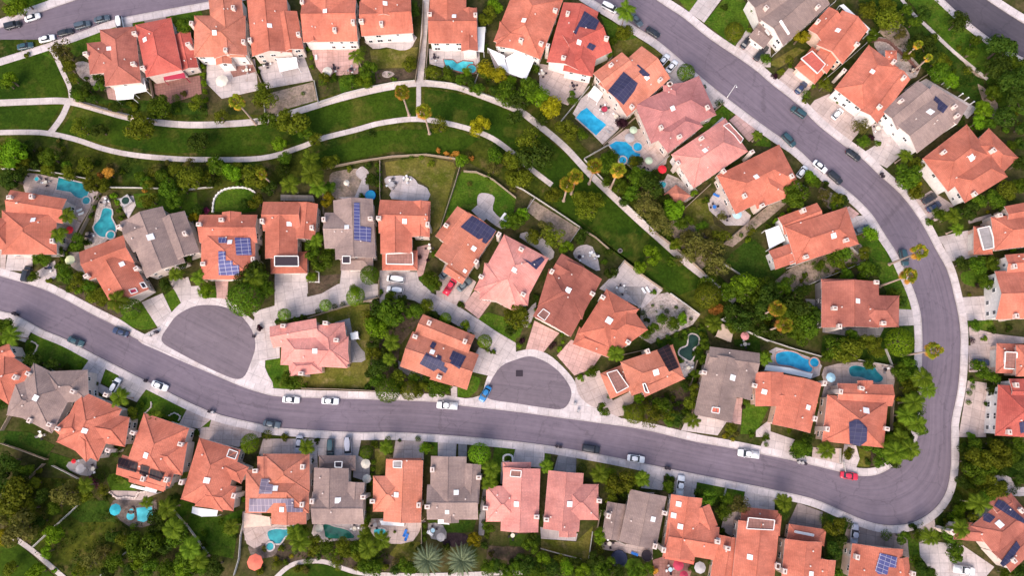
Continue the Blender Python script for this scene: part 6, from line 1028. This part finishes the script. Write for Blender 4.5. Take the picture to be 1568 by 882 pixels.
PL = {
'00': '380 310 70 k;410 400 45 o;435 470 35 o;455 540 35 d;950 640 75 g;1180 620 50 o;1060 590 30 g;1320 700 45 o;1570 590 60 o;480 770 60 o;830 770 95 o;90 40 70 b;1110 150 55 g;1040 120 30 g;160 325 25 o;150 10 50 g;600 520 35 g;700 640 35 d;1215 400 26 b;1220 450 26 b;1222 500 28 b;1228 550 28 b;1232 600 26 b;1190 850 70 d;60 480 50 b;40 500 40 g;1100 560 25 k;600 780 45 d;350 840 20 k',
'01': '60 580 80 o;90 720 60 g;220 740 95 o;300 800 50 g;370 840 45 o;150 860 50 b;1110 755 55 o;1350 755 65 y;680 420 60 g;410 490 30 g;480 470 25 g;570 490 50 g;660 490 50 b;930 380 45 o;1070 430 45 o;1180 460 30 g;1240 480 40 g;1385 410 55 y;1470 450 55 y;1510 560 70 g;1400 100 60 o;1440 40 50 b;960 50 50 d;1380 280 30 g;650 300 30 g;690 490 30 d;20 430 20 g;345 400 20 b;320 290 20 b;340 345 20 b;290 150 20 d;1290 490 35 d;1030 460 25 o;700 800 30 d;290 560 14 g',
'02': '110 540 80 g;170 580 70 b;250 640 65 y;60 600 70 d;690 190 50 o;590 300 40 g;1060 435 58 g R;1110 485 28 o;1350 190 65 o R;1290 40 28 d;1490 40 50 g;670 740 42 p;380 600 32 g;375 560 28 g;160 410 30 g;350 780 70 o;120 850 80 o;440 800 40 g;1260 620 30 d;620 250 35 g;530 330 30 g;30 700 50 d;200 720 40 d;1440 180 18 b;530 80 20 d;1170 520 15 d;1100 680 14 d;565 650 15 d',
'03': '760 110 80 o;620 60 60 o;950 270 80 d;1000 330 60 d;1060 430 60 g;1130 480 50 b;1170 130 60 d;1430 290 90 d;1400 400 80 d;1480 480 90 d;1530 600 80 d;1320 660 60 b;1290 730 45 b;1450 700 70 d;960 80 50 d;220 220 55 y;20 350 35 g;110 430 28 o;70 455 25 p;585 760 50 k;600 850 40 g;650 825 25 p;690 860 25 g;455 600 25 g;370 510 45 o;260 565 30 g;250 605 22 o;300 515 18 b;1540 860 40 d;750 30 60 o;830 200 40 k;870 330 40 o;1250 760 30 g;1380 560 50 g;1550 430 60 d;1230 420 30 o;1180 720 40 d;800 570 40 g;160 360 30 o;1560 760 50 d;1500 380 60 g;860 60 40 g;1050 360 50 o;160 395 20 g;1020 230 35 g',
'10': '80 60 90 b;30 90 70 o;300 80 60 g;130 130 50 o;70 210 70 d;290 160 40 o;420 180 50 o;560 240 60 o;620 250 45 o;510 130 50 o;650 180 40 r;600 190 30 r;1150 210 80 o;1010 270 65 g;1510 190 70 o;1400 170 60 b;900 340 55 o;1050 360 50 g;1240 400 25 m;1165 440 35 y;1540 350 50 o;250 690 60 g;470 590 50 g;680 310 26 b;700 350 26 b;715 395 26 g;730 440 28 g;430 630 30 g;405 665 30 g;375 700 30 g;350 735 30 g;390 780 55 g;470 830 60 o;540 850 50 g;200 795 35 g;300 820 30 o;1000 850 50 d;1500 780 100 d;1180 400 40 d;580 320 25 g;560 380 25 g;540 430 25 g;120 170 50 d;60 250 40 d;1000 120 30 k;930 150 35 k;1300 130 60 g;1250 230 40 d;1470 360 35 d;870 280 18 r;520 590 30 d;350 640 35 g;1100 280 35 g;480 800 35 d;1110 700 50 d',
'11': '30 790 80 g;70 870 60 g;440 340 45 y;440 120 50 o;480 100 35 o;570 150 25 o;740 130 26 g;745 170 26 g;745 210 26 g;745 250 26 g;745 290 26 d;700 220 45 d;680 130 30 d;350 640 60 g;410 720 70 g;450 650 50 g;340 800 35 b;690 790 66 g R;600 880 35 b;1050 810 50 g;1060 120 30 o;1240 100 40 b;1530 100 50 o;1550 200 50 o;1440 70 50 g;1520 470 50 g;20 200 70 o;1090 840 45 g;1430 150 40 k;1150 60 25 r;1100 40 25 r;1210 60 28 r;20 560 30 d;20 650 30 d;400 560 35 d;340 130 50 g;90 270 50 d;640 320 30 g;1080 660 30 g;990 680 15 p;1040 700 12 p;450 260 40 g;1000 80 18 b;940 75 18 g;1110 650 20 d;1400 200 30 g;1290 240 18 k;1180 75 22 r;1240 80 26 r;1280 60 20 k;1300 85 22 r',
'12': '150 60 110 d;60 200 75 o;10 100 60 o;265 305 55 o;430 325 55 o;510 350 60 o;465 400 60 o;570 120 60 g;620 70 40 g;660 260 55 g;740 300 55 g;840 260 80 d;760 200 60 g;820 370 80 k;900 480 80 k;980 390 70 b;1060 470 50 g;1060 570 60 k;1120 620 80 k;1200 650 90 k;1270 560 60 o;1240 740 80 k;1200 860 70 g;1400 850 80 b;1530 860 60 g;860 670 65 b;980 710 35 g;260 560 70 o;220 500 50 k;80 430 50 b;40 470 60 g;340 620 45 b;440 560 50 d;610 780 45 d;600 650 30 d;780 740 45 b;1110 300 30 b;1180 340 30 g;1450 520 35 o;1430 575 30 b;150 560 50 o;870 190 40 d;700 180 40 d;940 330 40 d;1000 600 40 o;1180 540 50 k;20 270 30 k;920 200 20 d;1330 560 14 g;690 340 40 d;960 550 30 g;570 710 25 g;1090 680 40 k;900 420 40 o;1390 550 15 g',
'13': '860 190 85 g;920 120 50 o;920 290 50 o;930 240 30 y;1060 430 50 g;1290 330 60 g;1400 330 60 g;1470 280 60 o;1240 400 55 d;1540 120 60 d;1540 250 50 g;200 310 85 g;290 200 40 b;310 235 40 g;380 243 28 d;440 330 45 o;480 340 40 d;360 300 40 k;440 385 40 g;150 330 40 d;250 790 30 g;430 680 60 g;470 660 60 g;340 730 35 g;640 540 50 b;620 760 60 g;140 850 50 g;40 860 50 g;500 790 45 g;1200 720 50 d;1290 730 55 g;1380 720 50 g;1340 830 50 g;1500 630 25 b;160 400 24 b;120 430 24 b;80 465 24 b;30 500 24 g;250 260 30 d;310 720 18 g;380 760 20 g;550 700 20 g;180 800 20 g;1180 200 40 d;1000 470 30 g;1350 410 12 y;600 820 30 d;680 760 35 d;420 630 25 b;1480 20 40 g;1170 420 40 d;230 870 25 g;380 320 25 o;1290 850 20 p;1450 410 40 d;260 230 20 d;370 360 20 k;1490 540 20 g',
'20': '30 240 60 g;180 360 30 g;310 460 50 d;200 450 60 d;400 480 30 d;790 130 68 g R;620 60 60 o;560 50 50 o;520 20 30 g;470 20 30 b;1240 20 50 b;1470 70 112 g R;1560 245 30 p;790 760 40 o;850 700 30 g;930 780 45 b;1000 790 40 g;580 580 15 d;10 700 50 d;740 750 18 d;740 800 18 d;410 10 30 g;700 100 40 d;660 30 35 g;730 730 16 g;1180 870 22 d;480 470 16 b;430 500 18 d;20 330 40 g;600 100 30 k;800 850 18 d',
'21': '178 165 45 b R;425 108 42 b R;605 55 62 b R;750 130 70 d;830 150 90 g;740 240 75 b;720 330 50 d;710 400 50 o;740 480 60 d;740 550 50 g;800 620 80 g R;930 620 65 o R;1000 610 50 o;840 550 60 o;1100 610 60 g;1150 600 40 g;950 150 60 g;1030 110 45 o;880 80 40 d;820 60 40 g;1145 190 40 b R;1255 245 45 b;1380 325 48 b R;1240 105 28 d;1430 390 22 g;220 565 66 g;1230 555 42 p;1260 520 25 p;1540 160 55 o;1060 175 40 d;1120 200 30 g;950 120 30 d;960 550 40 g;1020 560 40 d;530 105 20 d;480 115 20 d;290 175 24 g;250 190 24 g;210 205 22 g;380 145 20 d;140 205 25 d;780 200 60 d;690 180 50 o;770 400 40 d;700 520 40 d;760 30 25 g;1050 560 35 g;1170 230 25 d;1300 290 25 g;1400 375 18 g;680 600 30 d;130 560 18 g;870 600 45 g;300 590 25 g',
'22': '40 180 80 o;170 140 30 b;75 320 30 p;120 230 15 b;320 285 22 g;300 370 28 b;800 270 50 g;860 245 40 g;825 200 25 d;800 155 18 d;865 30 25 g;945 145 18 d;915 190 35 g;985 215 45 g;1040 195 40 b;1045 155 15 d;1190 50 85 o R;1390 30 80 g;1400 200 80 d;1480 240 70 d;1540 130 80 d;1140 372 30 g;1115 400 24 d;1030 440 24 g;1060 300 20 g;1165 430 35 g;1110 620 45 o;1090 690 50 o;750 760 65 o R;860 770 70 o;920 720 60 g;1000 800 50 d;780 670 35 b;1015 700 30 d;1050 600 35 d;600 655 18 g;560 735 45 g;430 545 30 b;500 505 35 g;465 520 25 g;1420 690 20 g;1405 720 14 p;1330 850 40 o;1240 130 40 r;1170 340 40 g;950 300 26 g;1000 285 26 g;1050 270 26 g;1100 255 26 g;1150 240 26 g;900 320 26 g;960 340 24 g;1030 310 22 d;1120 520 35 g;1100 560 30 g;880 700 40 g;700 720 30 g;270 340 18 p;250 360 18 p;60 350 20 b;160 60 25 d;10 260 40 d;1290 30 60 g;1340 150 60 d;1430 130 60 d;1500 60 60 g;1160 290 30 o;1060 750 35 g;860 110 10 g;1000 120 12 g;1090 190 12 d;680 400 12 k;1080 540 30 d;950 650 30 d;985 670 25 g;840 660 20 g;320 330 14 b;960 800 40 g',
'23': '60 60 90 d;200 100 90 d;150 180 80 g;250 230 80 g;230 290 70 g;80 270 60 d;440 360 80 g;500 390 90 o;620 330 60 o;660 350 60 o;530 300 50 g;820 330 90 b R;820 510 60 g;880 480 60 g;880 600 60 o;920 740 50 g;830 850 50 o;820 670 30 y;1280 230 35 g;1330 310 25 b;1255 320 20 p;1300 490 60 g;1380 550 45 g;1260 560 25 g;1380 615 35 d;1370 690 30 k;1350 700 25 d;1240 635 18 g;1235 692 18 g;1240 45 14 o;1360 200 20 g;790 50 50 g;830 90 40 d;640 460 40 g;160 860 30 g;20 130 70 g;110 10 60 g;300 180 60 d;380 420 40 g;700 390 35 o;850 560 40 d;900 660 50 g;850 740 40 g;930 850 50 g;140 620 14 d;1560 540 30 g;1480 250 30 d;1380 260 30 d;1260 600 18 g;1545 560 30 d;820 780 25 y;300 160 50 g;240 10 50 d;1500 550 25 d;20 620 20 d;10 690 20 d',
'30': '60 190 60 d;70 400 110 o;30 350 70 d;130 600 110 k;30 650 60 y;180 480 60 o;400 390 90 k;500 380 60 o;570 330 35 m;540 300 25 m;320 640 65 b;560 790 60 k;620 740 50 k;860 700 100 g;830 810 50 b;950 560 70 d;1060 640 70 g;1130 790 80 g;1120 840 70 b;1380 600 45 g;880 760 60 d;800 585 20 b;710 290 35 g;700 60 25 d;720 100 40 d;1500 88 62 b R;1180 30 22 d;1050 420 40 d;280 740 40 b;220 870 60 b;620 370 40 o;1300 820 60 d;690 150 30 d;600 300 35 d;640 410 30 d;100 500 60 d;20 540 60 k;1000 700 60 d;1210 820 50 g;1200 760 45 d;930 640 50 g;1010 840 60 g;740 660 50 o;330 850 25 b;1430 560 25 g;1400 650 30 d;1460 420 25 g;450 870 25 b;110 250 40 d;1560 850 30 o;780 850 50 d;1330 560 25 g;1400 480 25 d;240 250 30 o;60 840 40 o;990 870 40 d;30 250 55 d;160 240 45 g;200 330 45 o;120 300 50 d;250 400 50 d;330 470 45 g;20 470 60 d;90 560 60 o;200 620 50 g;680 640 45 d;700 800 60 g;650 860 50 d;900 840 60 g;240 560 40 d;500 840 50 o;360 330 35 d',
'31': '75 35 33 o;180 50 30 o;375 75 25 d;670 140 45 g R;1025 120 38 b;1350 152 74 b R;712 200 18 b;710 240 18 b;705 285 18 b;700 325 16 b;265 620 60 g;360 690 50 o;440 710 50 g;530 700 50 o;690 840 70 g;920 820 60 g;1320 670 50 y;1020 580 20 g;1018 620 20 g;1018 660 20 g;1400 590 40 g;1400 830 50 g;1510 850 50 g;670 540 35 g;740 840 16 y;560 740 40 o;340 750 30 o;30 860 25 o;450 760 35 g;380 770 25 d;620 760 40 o;720 760 40 d;850 840 40 d;130 780 16 y;220 765 16 y;130 810 25 o;190 800 25 g;1450 820 45 d;1380 700 30 d;1395 640 25 g;1340 500 18 d;1375 560 16 d;340 190 22 d;330 230 18 d;660 580 30 o;1380 420 20 d;980 60 20 g;1060 110 22 o;870 70 12 d;490 735 30 b;1550 800 30 d;1420 750 25 k;800 60 20 g;810 140 22 d;1180 860 30 d;990 720 30 d;1150 710 30 d;60 720 25 k;160 720 25 o;940 700 14 d;20 170 20 d;1520 175 14 g;720 90 30 o;840 620 10 g;310 800 22 g;680 480 15 g;1110 750 20 d',
'32': '435 238 34 d R;670 320 80 o;740 340 60 o;600 290 50 b;950 350 40 g;610 430 40 o;1190 410 60 g;1380 450 60 k;1280 500 50 g;1280 620 30 g;540 640 50 b;130 700 50 g;200 780 48 b;340 830 50 b;440 850 50 b;120 820 60 d;50 840 50 g;260 850 60 d;560 850 60 g;520 780 50 d;820 840 50 g;1450 35 25 g R;1540 60 28 g R;1100 840 30 d;1310 40 25 o;980 300 22 g;1140 390 40 d;1300 420 40 g;560 490 35 d;130 640 40 d;170 860 60 g;500 840 45 d;600 800 40 g;650 860 50 d;750 860 45 g;950 290 22 g;1250 450 35 d;870 850 30 r;240 200 18 g;1220 860 25 d;60 780 40 d;390 800 40 d;540 720 35 o;620 360 45 o;1210 800 20 g;300 790 40 o;690 400 35 g;1360 30 25 k;1290 45 15 y;1340 65 15 y',
'33': '230 110 60 g;200 140 40 d;520 150 40 o;640 100 40 g;720 150 60 g;850 60 60 g;760 70 50 b;120 500 40 d;430 590 60 o;370 540 35 g;430 730 55 d;740 640 35 g;840 650 45 g;940 640 40 g;1160 750 60 g;1140 640 60 g;1240 560 60 o;1350 420 60 g;1180 500 40 b;1140 530 35 b;1210 465 35 b;1300 180 80 o;1420 160 80 o;1480 150 60 g;1280 120 60 g;1270 260 70 g;1340 300 60 o;1390 370 70 o;1250 45 30 b;1540 200 50 d;1550 300 40 d;970 850 60 d;930 800 40 g;1460 870 40 g;1550 860 50 d;1220 200 40 d;1200 120 35 d;1350 230 60 g;1450 90 50 d;1540 90 50 g;1200 320 40 d;1170 420 35 d;1100 560 30 o;1070 580 20 d;1300 350 50 o;460 660 45 d;510 570 35 d;480 550 30 g;700 100 40 d;870 150 50 g;780 190 50 d;630 200 25 d;20 40 20 g;20 95 16 g;410 800 45 d;440 860 40 g;1120 680 35 d;900 590 30 d;150 470 30 d;1440 330 30 d;1560 680 20 d;1000 870 40 g;1060 650 20 g;700 200 40 g;1260 330 40 g;260 60 40 d;1000 650 20 d'}
for t, s in PL.items():
    for e in s.split(';'):
        f = e.split(); plant(t, float(f[0]), float(f[1]), float(f[2]), f[3], 'round' if len(f) > 4 else None)
for t, x, y in [('00', 1420, 610), ('01', 880, 552), ('01', 1012, 670), ('12', 350, 240), ('12', 400, 195), ('12', 515, 130), ('12', 655, 155), ('13', 940, 650), ('13', 878, 792), ('23', 90, 125), ('23', 130, 225), ('23', 1027, 380)]: palm(t, x, y, 'F', 1.0)
palm('03', 935, 265, 'F', .6); palm('03', 995, 345, 'F', .55); palm('11', 40, 180, 'F', .7)
for t, x, y, *s in [('02', 700, 60, 1.3), ('01', 610, 330, 1.0), ('02', 1490, 810, .7), ('10', 400, 430, 1.0), ('10', 350, 545, 1.0), ('10', 1050, 785, .9), ('10', 1190, 800, .9), ('10', 1520, 800, 1.2), ('11', 210, 240, 1.2), ('11', 340, 180, 1.4), ('11', 330, 95, 1.2), ('11', 375, 260, 1.1), ('11', 370, 575, .9), ('13', 860, 70, .9), ('13', 1150, 430, 1.0), ('13', 1170, 510, .8), ('20', 60, 290, 1.1), ('20', 700, 80, 1.3), ('20', 715, 660, 1.1), ('20', 930, 780, .8), ('21', 820, 330, 1.0), ('21', 805, 430, .8), ('22', 640, 400, 1.0), ('22', 1230, 215, 1.0), ('22', 1540, 410, .7), ('22', 1100, 800, .9), ('23', 960, 540, 1.2), ('23', 985, 610, 1.1), ('23', 910, 690, 1.2), ('23', 870, 770, 1.1), ('23', 930, 820, 1.1), ('23', 10, 430, .8), ('30', 510, 340, .9), ('30', 1000, 480, 1.1), ('30', 1040, 600, 1.2), ('30', 1140, 720, 1.2), ('30', 1190, 790, 1.0), ('30', 1390, 590, .9), ('30', 880, 440, .7), ('31', 310, 110, .9), ('31', 790, 110, .8), ('31', 1420, 240, 1.0), ('31', 1410, 325, .9), ('31', 270, 680, 1.1), ('31', 240, 620, 1.0), ('31', 680, 720, 1.1), ('31', 760, 670, 1.0), ('31', 660, 640, .8), ('32', 225, 225, .8), ('32', 545, 270, 1.0), ('32', 800, 300, .9), ('33', 385, 130, 1.0), ('33', 800, 140, 1.3), ('33', 885, 120, 1.2), ('33', 830, 60, 1.1), ('33', 130, 440, 1.0), ('33', 1010, 650, 1.0), ('33', 1190, 600, 1.1), ('33', 1300, 450, 1.2), ('20', 1480, 90, 1.0)]: palm(t, x, y, 'Q', s[0])
palm('31', 1040, 790, 'D'); palm('31', 1245, 792, 'D')
# ---- ragged growth on the slopes: individual bushes, no two spaced alike
rs_ = random.Random(21)
for t, x0, y0, x1, y1, n, ks in [('10', 0, 0, 480, 130, 16, 'ogbd'), ('10', 480, 110, 1480, 250, 30, 'ogkdd'), ('12', 560, 100, 900, 300, 12, 'gdo'), ('12', 900, 380, 1280, 720, 16, 'kog'), ('01', 380, 440, 940, 480, 9, 'gdo'), ('00', 460, 470, 620, 600, 7, 'dg'), ('00', 650, 620, 1240, 700, 12, 'dgo'), ('03', 650, 30, 1300, 560, 26, 'odgk'), ('03', 1350, 260, 1568, 800, 14, 'dgo'), ('21', 700, 70, 860, 600, 14, 'gdo'), ('22', 700, 690, 1060, 800, 10, 'ogb'), ('31', 120, 700, 880, 850, 22, 'gogk'), ('30', 760, 620, 1260, 860, 14, 'dgo'), ('13', 200, 640, 640, 840, 14, 'gok'), ('33', 1190, 70, 1540, 420, 16, 'god'), ('32', 20, 780, 640, 870, 10, 'gbd'), ('22', 1300, 30, 1560, 260, 10, 'dgo'), ('23', 20, 20, 330, 300, 10, 'ogb'), ('11', 20, 60, 420, 300, 10, 'god'), ('01', 1060, 430, 1560, 560, 14, 'gdb')]:
    for _ in range(n):
        x, y = rs_.uniform(x0, x1), rs_.uniform(y0, y1)
        if t == '03' and x < 900 and y > 250: continue
        if t == '03' and x < 1000 and y > 420: continue
        if t == '01' and y > 480+max(0, (x-1060))*.25 and x > 1040: continue
        if t == '33' and y > 500-(x-1190)*.2: continue
        plant(t, x, y, rs_.choice((16, 22, 28, 34, 42)), rs_.choice(ks))
# ---- the 295 shrubs and 290 bushes that show largest stand alone; the smallest shrubs of the beds become one object
SHRUB_MAX = 1.45
rad = lambda q: q[3]*scale_of(q[0])*mpp(*cv(q[0], q[1], q[2]), 3)
vis = lambda q: -10 < cv(*q[:3])[0] < 1578 and -10 < cv(*q[:3])[1] < 892
SPEC = [q for q in SPEC if vis(q)]
small = sorted([q for q in SPEC if rad(q) < SHRUB_MAX], key=rad, reverse=True)
mids = sorted([q for q in SPEC if rad(q) >= SHRUB_MAX and q[5] != 'round'], key=rad, reverse=True)
BUSH_MAX = rad(mids[292])
rest = set(small[295:])|set(mids[585:])
for q in SPEC:
    if q not in rest: grow(*q)
rs3 = random.Random(5); b3 = MB(); names3 = []
for q in rest:
    px, py = cv(*q[:3]); Rr = rad(q); c = Vector(P(px, py, Rr*.6)); mt = KIND[q[4]][0]
    if mt not in names3: names3.append(mt)
    for _k in range(int(110+170*Rr)):
        d = rnd_dir(rs3, -.2); d2 = d*rs3.uniform(.6, 1.05); leafquad(b3, c+Vector((d2.x*Rr, d2.y*Rr, d2.z*Rr*.8)), (d+rnd_dir(rs3)*.6).normalized(), .12*(.6+.5*Rr)*rs3.uniform(.6, 1.3), rs3, names3.index(mt))
props(b3.build('small_bedding_plants', names3), 'tiny shrubs and bedding plants scattered through the garden beds', 'bedding plants', None, 'stuff')
# ---- low planting nobody could count: one scatter of leaves over the planted ground
def cover(desc, mat, polys, dens, seed, s=.22, hmax=.7):
    rs = random.Random(seed); b = MB()
    for t, pts in polys:
        q = T(t, pts); x0, x1 = min(p[0] for p in q), max(p[0] for p in q); y0, y1 = min(p[1] for p in q), max(p[1] for p in q)
        def inside(x, y):
            c = False
            for i in range(len(q)):
                (ax, ay), (bx, by) = q[i-1], q[i]
                if (ay > y) != (by > y) and x < (bx-ax)*(y-ay)/(by-ay)+ax: c = not c
            return c
        n = int((x1-x0)*(y1-y0)*.033*dens)
        for _ in range(n):
            x, y = rs.uniform(x0, x1), rs.uniform(y0, y1)
            if not inside(x, y): continue
            m = sin(x*.31+seed)*sin(y*.27+seed*2)+sin(x*.11+y*.17)
            if m < -.15: continue
            c = Vector(P(x, y, .3)); R = rs.uniform(.3, .9); 
            for _k in range(9):
                d = rnd_dir(rs, 0); leafquad(b, c+Vector((d.x*R, d.y*R, d.z*R*hmax)), (d+rnd_dir(rs)*.5).normalized(), s*rs.uniform(.6, 1.2), rs)
    o = b.build('ground_cover', [mat]); props(o, desc, 'ground cover', None, 'stuff')
cover('dark low planting on the slopes and between the yards', 'leaf_dark', [('00', [(440, 440), (560, 540), (640, 610), (860, 600), (1240, 620), (1250, 715), (930, 710), (640, 645), (450, 585)]), ('30', [(180, 290), (460, 300), (760, 600), (750, 740), (600, 882), (400, 882), (190, 710), (130, 330)]), ('33', [(1178, 55), (1568, 60), (1568, 300), (1350, 500), (1100, 640), (1060, 560), (1130, 430), (1175, 280)]), ('10', [(0, 0), (120, 0), (500, 60), (900, 100), (1500, 120), (1500, 250), (640, 250), (300, 160), (0, 130)]), ('12', [(560, 60), (900, 160), (1000, 420), (1250, 600), (1180, 760), (900, 520), (620, 250)]), ('03', [(560, 0), (820, 0), (1000, 190), (1330, 490), (1300, 620), (1010, 450), (700, 180)]), ('22', [(1290, 190), (1568, 20), (1568, 320)]), ('31', [(150, 700), (650, 680), (900, 800), (860, 860), (620, 850), (300, 790)]), ('32', [(0, 760), (600, 800), (800, 840), (800, 882), (0, 882)]), ('30', [(750, 600), (1000, 480), (1260, 750), (1250, 882), (700, 882)])], .9, 3)
cover('mid green low planting in garden beds and park edges', 'leaf_green', [('21', [(690, 60), (900, 60), (1010, 180), (870, 350), (860, 480), (1100, 580), (1190, 650), (700, 615)]), ('20', [(340, -10), (560, -20), (780, 140), (700, 200), (500, 90)]), ('13', [(30, 860), (200, 720), (560, 590), (680, 640), (620, 700), (190, 882)]), ('12', [(850, 350), (1200, 700), (1180, 780), (850, 480)]), ('10', [(900, 120), (1500, 130), (1500, 240), (1000, 250)]), ('01', [(380, 440), (700, 430), (960, 470), (700, 510), (400, 600)]), ('01', [(1040, 400), (1568, 480), (1568, 640), (1040, 470)]), ('22', [(680, 770), (760, 690), (850, 680), (1080, 580), (1100, 780), (1040, 860)]), ('33', [(880, 560), (1050, 560), (1100, 640), (1000, 680)]), ('22', [(790, 120), (1100, 100), (1100, 225), (850, 340)]), ('31', [(150, 700), (650, 680), (900, 800), (860, 860)]), ('03', [(850, 0), (1050, 0), (1500, 340), (1500, 700), (1330, 470)]), ('02', [(0, 480), (250, 560), (330, 720), (200, 800), (0, 620)])], .6, 11)
settle_labels()
